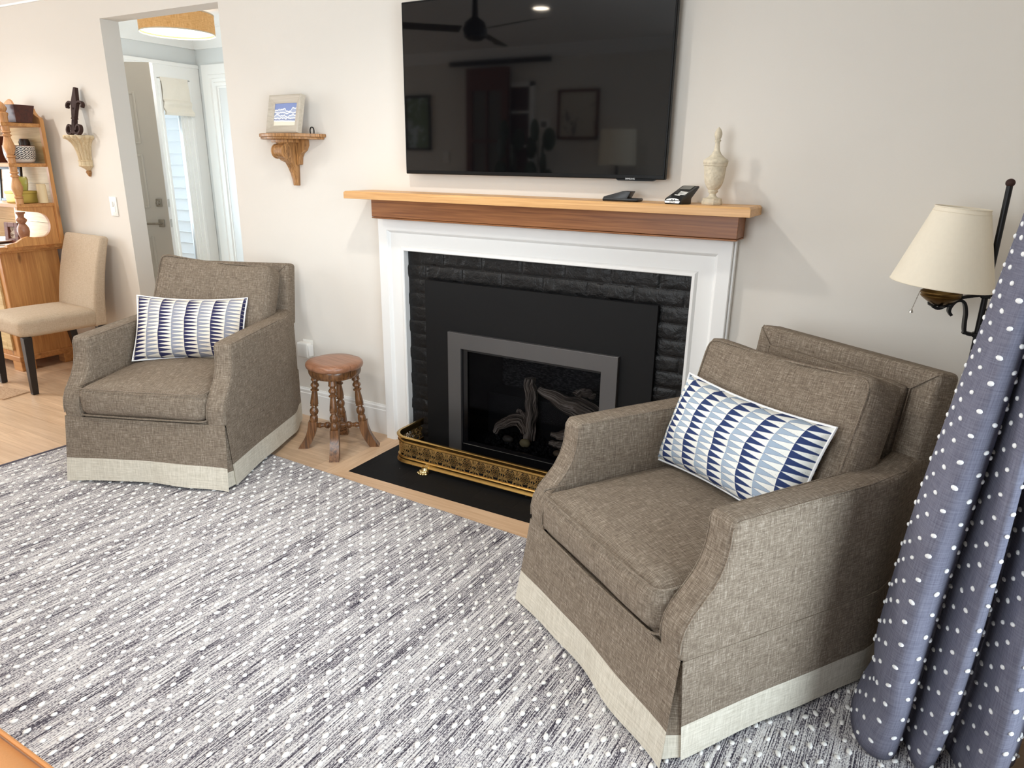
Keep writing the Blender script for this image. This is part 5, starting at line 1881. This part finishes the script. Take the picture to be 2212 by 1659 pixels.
# ------------------------------------------------------------------ floor lamp
LX, LYY = .223, -.215
fl = thing('floor_lamp', 'black iron floor lamp with an ivory empire shade behind the right armchair', 'floor lamp', (LX, LYY, 0))
bm = nb(); add_tube(bm, [(0, 0, .03), (0, 0, 1.366)], .0085, 14); build('pole', bm, m_blackiron, fl)
bm = nb(); add_ball(bm, (0, 0, 1.374), (.0125, .0125, .012), 16, 10); props(build('pole_finial', bm, m_rust, fl), 'small bronze ball on top of the pole')
for k in range(3):
    a = math.radians(200 + 120 * k)
    bm = nb()
    pts = [Vector((math.cos(a) * r, math.sin(a) * r, z)) for r, z in ((.012, .30), (.03, .24), (.05, .14), (.09, .06), (.135, .03), (.155, .022), (.160, .012), (.150, .008))]
    add_strap(bm, pts, (-math.sin(a), math.cos(a), 0), .016, .005); build('foot', bm, m_blackiron, fl, angle=40)
# arm direction: towards the room's left
AD = Vector((-1, -.18, 0)).normalized(); AN = Vector((-AD.y, AD.x, 0))
SH = .118                                    # shade centre from the pole
def ap(s, z, n=0): return AD * s + AN * n + Vector((0, 0, z))
bm = nb()
for n in (-.011, .011):
    pass
add_strap(bm, [ap(-.06, 1.046), ap(.0, 1.048), ap(.06, 1.036), ap(.09, 1.018), ap(.105, 1.004), ap(.12, .998), ap(.135, 1.004)], AN, .014, .008)
add_strap(bm, [ap(.012, .925), ap(.034, .930), ap(.040, .960), ap(.042, .990), ap(.050, 1.018), ap(.062, 1.028), ap(.076, 1.024), ap(.086, 1.008), ap(.088, .992), ap(.080, .980)], AN, .026, .008)
add_strap(bm, [ap(-.012, .925), ap(-.034, .930), ap(-.040, .960), ap(-.036, .990), ap(-.024, 1.004), ap(-.012, 1.0)], AN, .026, .008)
add_strap(bm, [ap(-.04, .926), ap(.0, .924), ap(.04, .930)], AN, .02, .009)
add_box(bm, (0, 0, .925), (.026, .026, .014), None, .002, 1); add_box(bm, (0, 0, 1.046), (.026, .026, .014), None, .002, 1)
build('scroll_bracket', bm, m_blackiron, fl, angle=40)
sc0 = ap(SH, 0)
bm = nb(); add_lathe(bm, [(0, 1.012), (.022, 1.012), (.036, 1.020), (.052, 1.032), (.056, 1.037), (.054, 1.041), (.057, 1.045), (.057, 1.050), (.045, 1.058), (.02, 1.068), (.012, 1.09), (.012, 1.14), (0, 1.14)], 36, (sc0.x, sc0.y, 0)); props(build('brass_font', bm, m_brass_dark, fl, angle=45), 'aged brass font')
bm = nb()
for k in range(5):
    a = 2 * PI * k / 5
    add_strap(bm, [sc0 + Vector((math.cos(a) * r, math.sin(a) * r, z)) for r, z in ((.005, 1.008), (.022, 1.006), (.034, 1.012))], (-math.sin(a), math.cos(a), 0), .012, .003)
build('leaf_cup', bm, m_blackiron, fl, angle=40)
bm = nb(); add_tube(bm, [sc0 + Vector((0, 0, 1.14)), sc0 + Vector((0, 0, 1.284))], .004, 8)
for k in range(3):
    a = 2 * PI * k / 3
    add_tube(bm, [sc0 + Vector((0, 0, 1.270)), sc0 + Vector((.060 * math.cos(a), .060 * math.sin(a), 1.278))], .0016, 6)
build('harp', bm, m_brass_dark, fl)
bm = nb()
r0, r1, z0, z1 = .142, .0735, 1.062, 1.291
add_lathe(bm, [(r0, z0), (r0 - .0006, z0 + .004), (r1 + .0005, z1 - .004), (r1, z1)], 56, (sc0.x, sc0.y, 0))
for f in [f for f in bm.faces if len(f.verts) > 4]: bm.faces.remove(f)
TS = Matrix.Translation((sc0.x + .004, sc0.y, 1.19)) @ Matrix.Rotation(.075, 4, 'Y') @ Matrix.Translation((-sc0.x, -sc0.y, -1.18))
xf(bm, TS)
shd = build('lamp_shade', bm, m_shade, fl)
so = shd.modifiers.new('thick', 'SOLIDIFY'); so.thickness = .003; so.offset = -1
for r, z, q in ((r0 - .0002, z0 + .0005, .0016), (r0 - .005, z0 + .0135, .0007), (r1 + .0005, z1, .0016), (r1 + .0045, z1 - .0125, .0007)):
    bm = nb(); add_tube(bm, [(sc0.x + r * math.cos(2 * PI * k / 56), sc0.y + r * math.sin(2 * PI * k / 56), z) for k in range(56)], q, 6, closed=True); xf(bm, TS)
    build('shade_trim', bm, m_shade, shd)
bm = nb()
ch = sc0 + AD * .055 + Vector((0, 0, 1.045))
for k in range(16): add_ball(bm, ch + AD * (.004 + .0008 * k) + Vector((0, 0, -.0036 * k)), .0016, 6, 5)
pc = build('pull_chain', bm, m_chrome, fl)
bm = nb(); e_ = ch + AD * .017 + Vector((0, 0, -.060)); add_lathe(bm, [(0, .004), (.003, .004), (.006, -.003), (.006, -.006), (0, -.007)], 12, e_); build('pull_bell', bm, m_chrome, pc)

t = thing('power_cord', 'black lamp cord looping down behind the right armchair beside the curtain', 'cord', (.17, -.09, 0))
bm = nb()
pts = []
for k in range(40):
    a = k / 39
    pts.append((.04 * math.sin(a * 13) * (1 - a * .3) - .02, .01 * math.cos(a * 9), .006 + .19 * (1 - a) * (.6 + .4 * math.cos(a * 12))))
add_tube(bm, pts, .0035, 8); build('flex', bm, m_blackiron, t)

# ------------------------------------------------------------------ curtain
cu_t = thing('curtain', 'blue grey linen curtain with white tufted dots pooling on the rug at right', 'curtain', (0, 0, 0))
plan0 = [(.34, -.80), (.22, -.79), (.115, -.815), (.072, -.865), (.064, -.94), (.072, -1.02), (.092, -1.075), (.125, -1.100), (.160, -1.085), (.182, -1.035), (.186, -.985), (.196, -.975), (.208, -1.00),
         (.222, -1.065), (.242, -1.100), (.264, -1.085), (.276, -1.035), (.285, -.985), (.296, -.965), (.310, -1.00), (.330, -1.07), (.358, -1.095), (.386, -1.07), (.404, -1.02), (.418, -.98), (.432, -.95), (.445, -.90), (.452, -.86)]
def cat_(P, t):
    n = len(P) - 1; x = t * n; i = min(int(x), n - 1); f = x - i
    p0, p1, p2, p3 = P[max(i - 1, 0)], P[i], P[i + 1], P[min(i + 2, n)]
    return tuple(.5 * ((2 * p1[k]) + (-p0[k] + p2[k]) * f + (2 * p0[k] - 5 * p1[k] + 4 * p2[k] - p3[k]) * f * f + (-p0[k] + 3 * p1[k] - 3 * p2[k] + p3[k]) * f ** 3) for k in (0, 1))
NU, NV, ZTOP = 190, 60, 2.20
def curtain_pt(u, v):
    """u across the cloth 0..1, v height 0 (hem) .. 1"""
    x, y = cat_(plan0, u)
    z = .012 + (ZTOP - .012) * v
    g = min(1.2, z * (.34 + .105 * z))
    # gathers towards the rod as it rises
    xt = .318 + (x - .27) * .22
    yt = -.93 + (y + .95) * .55
    k = min(g if x < .2 else g * .85, .95)
    X = x + (xt - x) * k; Y = y + (yt - y) * k * .8
    # slack sway and a slump where the hem meets the floor
    X += .006 * math.sin(z * 5 + u * 9) * (1 - v); Y += .008 * math.sin(z * 4 + u * 14)
    s = max(0, 1 - z / .22)
    X -= .010 * s * s; Y -= .016 * s * s * math.sin(u * 20)
    X += .016 * math.exp(-((z - .16) / .05) ** 2) * math.exp(-((u - .16) / .1) ** 2)
    return Vector((X, Y, z))
bm = nb(); uvl = bm.loops.layers.uv.verify()
rows = [[curtain_pt(i / NU, j / NV) for i in range(NU + 1)] for j in range(NV + 1)]
# arc length across the hem row gives the cloth its own width coordinate
arc = [0.0]
for a, b in zip(rows[6], rows[6][1:]): arc.append(arc[-1] + (b - a).length)
V = add_grid(bm, rows)
idx = {v: (j, i) for j, r in enumerate(V) for i, v in enumerate(r)}
for f in bm.faces:
    for l in f.loops:
        j, i = idx[l.vert]; l[uvl].uv = (arc[i], l.vert.co.z)
cl = build('curtain_cloth', bm, m_curtain, cu_t, angle=180, uv=False)
so = cl.modifiers.new('thick', 'SOLIDIFY'); so.thickness = .002; so.offset = 0
# tufts in a staggered lattice on the cloth
tufts = []
sp = .092
row = 0; zz = .03
rt = random.Random(21)
while zz < 2.15:
    s = .02 + (row % 2) * sp / 2
    while s < arc[-1]:
        sj = s + rt.gauss(0, .003); zj = zz + rt.gauss(0, .003)
        i = 0
        while i < len(arc) - 2 and arc[i + 1] < sj: i += 1
        u = (i + (sj - arc[i]) / max(1e-6, arc[i + 1] - arc[i])) / NU
        v = (zj - .012) / (ZTOP - .012)
        p = curtain_pt(u, v)
        du = (curtain_pt(min(1, u + .004), v) - curtain_pt(max(0, u - .004), v)); dv = Vector((0, 0, 1))
        n = du.cross(dv).normalized()
        tufts.append((p, n, du.normalized(), rt.uniform(.0056, .0070), rt.uniform(.0042, .0052), rt.uniform(-.5, .5)))
        s += sp
    zz += .029; row += 1
def tuft_geo(bm, tf):
    p, n, d, a, b, th = tf
    if n.dot(CAM - p) < 0: n = -n
    e = n.cross(d).normalized()
    R3 = Matrix((( d.x, e.x, n.x, 0), (d.y, e.y, n.y, 0), (d.z, e.z, n.z, 0), (0, 0, 0, 1))) @ Matrix.Rotation(th, 4, 'Z')
    add_ball(bm, p + n * .0022, (a * 1.15, b * 1.15, .0038), 8, 6, R3)
def shown(tf):
    p, n = tf[0], tf[1]
    d = p - CAM; f = d.dot(cf)
    x, y = d.dot(cr) / f * 1504.67, d.dot(cu) / f * 1504.67
    if not (abs(x) < 1106 and abs(y) < 829): return -1
    return abs(n.dot(d.normalized())) / d.length
order = sorted(tufts, key=shown, reverse=True)
near = [q for q in order[:400] if shown(q) > 0]
pick = near[::max(1, len(near) // 100)][:100]
pid = {id(q) for q in pick}
for q in pick:
    bm = nb(); tuft_geo(bm, q); build('tuft', bm, m_pom, cl, uv=False)
bm = nb()
for q in tufts:
    if id(q) not in pid: tuft_geo(bm, q)
o = build('tufts', bm, m_pom, cl, uv=False); o['kind'] = 'stuff'
bm = nb(); add_tube(bm, [(.37, -.72, 2.235), (.37, -3.3, 2.235)], .012, 12); add_ball(bm, (.37, -.71, 2.235), .022)
rod = build('curtain_rod', bm, m_blackiron, None)
props(rod, 'black curtain rod above the glass door', 'curtain rod')
# ------------------------------------------------------------------ the other side of the room, mirrored in the television
for i, (x, y) in enumerate(CANS):
    t = thing('recessed_light', 'round white recessed ceiling light', 'ceiling light', (x, y, ZC), 0, 'recessed ceiling lights')
    bm = nb(); add_lathe(bm, [(.055, -.004), (.082, -.006), (.085, -.001), (.055, -.001)], 32)
    for f in [f for f in bm.faces if len(f.verts) > 4]: bm.faces.remove(f)
    build('trim_ring', bm, m_can_trim, t)
    bm = nb(); add_lathe(bm, [(0, -.003), (.055, -.003), (.055, -.001), (0, -.001)], 28); build('lens', bm, m_canglow, t)
fn = thing('ceiling_fan', 'dark ceiling fan with three blades', 'ceiling fan', (-2.52, -1.36, ZC))
bm = nb(); add_lathe(bm, [(0, -.29), (.04, -.29), (.07, -.27), (.075, -.23), (.06, -.19), (.02, -.16), (.015, -.05), (.05, -.03), (.06, -.001), (0, -.001)], 28); build('motor_housing', bm, m_black_plastic, fn)
for k in range(3):
    a = math.radians(15 + 120 * k)
    bm = nb(); add_grid(bm, [[(.09 + .50 * i / 10, -.055 + .02 * i / 10 - .02 * (i == 10), -.222), (.09 + .50 * i / 10, .055 + .01 * i / 10 - .03 * (i == 10), -.242)] for i in range(11)])
    bmesh.ops.solidify(bm, geom=bm.faces[:], thickness=.008); xf(bm, Matrix.Rotation(a, 4, 'Z')); build('blade', bm, plain('grey_brown_blade', S(84, 78, 72), .4), fn)
bd = thing('barn_door', 'brown sliding barn door with four glass panes on the opposite wall', 'door', (-3.70, YO + .06, .03))
bm = nb()
w2_ = .23; 
for a, b, c, d in ((-w2_, -w2_ + .07, 0, 2.22), (w2_ - .07, w2_, 0, 2.22), (-w2_ + .07, w2_ - .07, 2.02, 2.22), (-w2_ + .07, w2_ - .07, 0, .22), (-w2_ + .07, w2_ - .07, 1.02, 1.14), (-.012, .012, 1.14, 2.02), (-w2_ + .07, w2_ - .07, 1.56, 1.585)): bx(bm, a, b, -.02, .02, c, d)
build('door_frame', bm, m_brown_frame, bd, smooth=False)
bm = nb(); bx(bm, -w2_ + .06, w2_ - .06, -.012, .012, .2, 1.04); build('lower_panel', bm, m_darkbox, bd, smooth=False)
bm = nb(); bx(bm, -w2_ + .06, w2_ - .06, -.004, .004, 1.12, 2.04); build('glass', bm, m_lcd, bd, smooth=False)
tr = thing('door_track', 'black iron track above the barn door', 'track', (-3.6, YO + .03, 2.30))
bm = nb(); bx(bm, -.55, .55, .0, .012, -.02, .02); build('rail', bm, m_blackiron, tr, smooth=False)
nk = thing('bookshelf_niche', 'white shelf niche beside the barn door', 'shelf', (-3.36, YO, .0))
bm = nb(); bx(bm, -.11, .11, .001, .012, .1, 2.12); build('back', bm, m_darkbox, nk, smooth=False)
bm = nb(); bx(bm, .09, .13, .001, .03, .1, 2.12); bx(bm, -.11, .13, .001, .03, 2.08, 2.12)
for z in (.8, 1.2, 1.55, 1.85): bx(bm, -.11, .1, .002, .03, z, z + .02)
build('shelf', bm, m_trim, nk, smooth=False)
def wall_pic(label, x, z, w, h, fm, im):
    t = thing('wall_picture', label, 'picture', (x, YO + .002, z))
    bm = nb(); bw = .022
    for a, b, c, d in ((-w / 2, -w / 2 + bw, -h / 2, h / 2), (w / 2 - bw, w / 2, -h / 2, h / 2), (-w / 2, w / 2, h / 2 - bw, h / 2), (-w / 2, w / 2, -h / 2, -h / 2 + bw)): bx(bm, a, b, 0, .022, c, d)
    build('frame', bm, fm, t, smooth=False)
    bm = nb(); bx(bm, -w / 2 + .01, w / 2 - .01, .002, .012, -h / 2 + .01, h / 2 - .01); build('print', bm, im, t, smooth=False)
wall_pic('framed pale harbour sketch on the opposite wall', -2.78, 1.83, .40, .42, m_brown_frame, drawing_mat('grey_sketch', S(206, 198, 184), S(110, 106, 104), 7, .56))
wall_pic('dark framed green landscape picture on the opposite wall', -4.56, 1.78, .32, .52, m_black_leg, drawing_mat('green_landscape', S(120, 140, 104), S(190, 200, 206), 6, .5))
t = thing('thermostat', 'white wall thermostat on the opposite wall', 'thermostat', (-3.115, YO, 1.75))
bm = nb(); bx(bm, -.06, .06, .001, .02, -.045, .045, .004, 1); build('case', bm, m_white_plastic, t)
bm = nb(); bx(bm, -.03, .025, .0195, .022, -.025, .025); build('display', bm, m_lcd, t, smooth=False)
t = thing('console_table', 'dark console table along the opposite wall', 'table', (-2.6, YO + .22, 0))
bm = nb(); bx(bm, -.75, .75, -.2, .2, .86, .90, .004, 1); build('tabletop', bm, m_black_leg, t)
for sx in (-.7, .7):
    for sy in (-.16, .16):
        bm = nb(); bx(bm, sx - .02, sx + .02, sy - .02, sy + .02, 0, .86); build('leg', bm, m_black_leg, t)
t = thing('table_lamp', 'table lamp with a white drum shade on the console', 'lamp', (-2.31, YO + .2, .901))
bm = nb(); add_lathe(bm, [(0, 0), (.08, 0), (.09, .05), (.07, .25), (.03, .36), (.012, .40), (.012, .52), (0, .52)], 24); build('base', bm, m_black_plastic, t)
bm = nb(); add_lathe(bm, [(.16, .50), (.15, .79)], 36)
for f in [f for f in bm.faces if len(f.verts) > 4]: bm.faces.remove(f)
build('lamp_shade', bm, m_shade, t)
for (x, lab, sgn) in ((-3.33, 'dark leafy plant in a pot on the left of the console', 1), (-3.02, 'dark trailing plant in a pot on the right of the console', -1)):
    t = thing('potted_plant', lab, 'plant', (x, YO + .28, .901))
    bm = nb(); add_lathe(bm, [(0, 0), (.05, 0), (.065, .12), (.058, .12), (0, .10)], 20); build('pot', bm, m_black_plastic, t)
    for k in range(7):
        a = k * 2.4; h = .30 + .07 * k
        bm = nb(); add_tube(bm, [(0, 0, .1), (.02 * math.cos(a), .02 * math.sin(a), h * .6), (.06 * math.cos(a) * sgn, .06 * math.sin(a), h)], .004, 6)
        add_ball(bm, (.09 * math.cos(a), .06 * math.sin(a), h + .06), (.06, .012, .10), 10, 8, Matrix.Rotation(a, 4, 'Z'))
        build('leaf', bm, m_green, t)
t = thing('wall_switch', 'white switch plate on the opposite wall', 'switch', (-4.22, YO, 1.45))
bm = nb(); bx(bm, -.036, .036, .001, .007, -.058, .058, .002, 1); build('plate', bm, m_white_plastic, t)
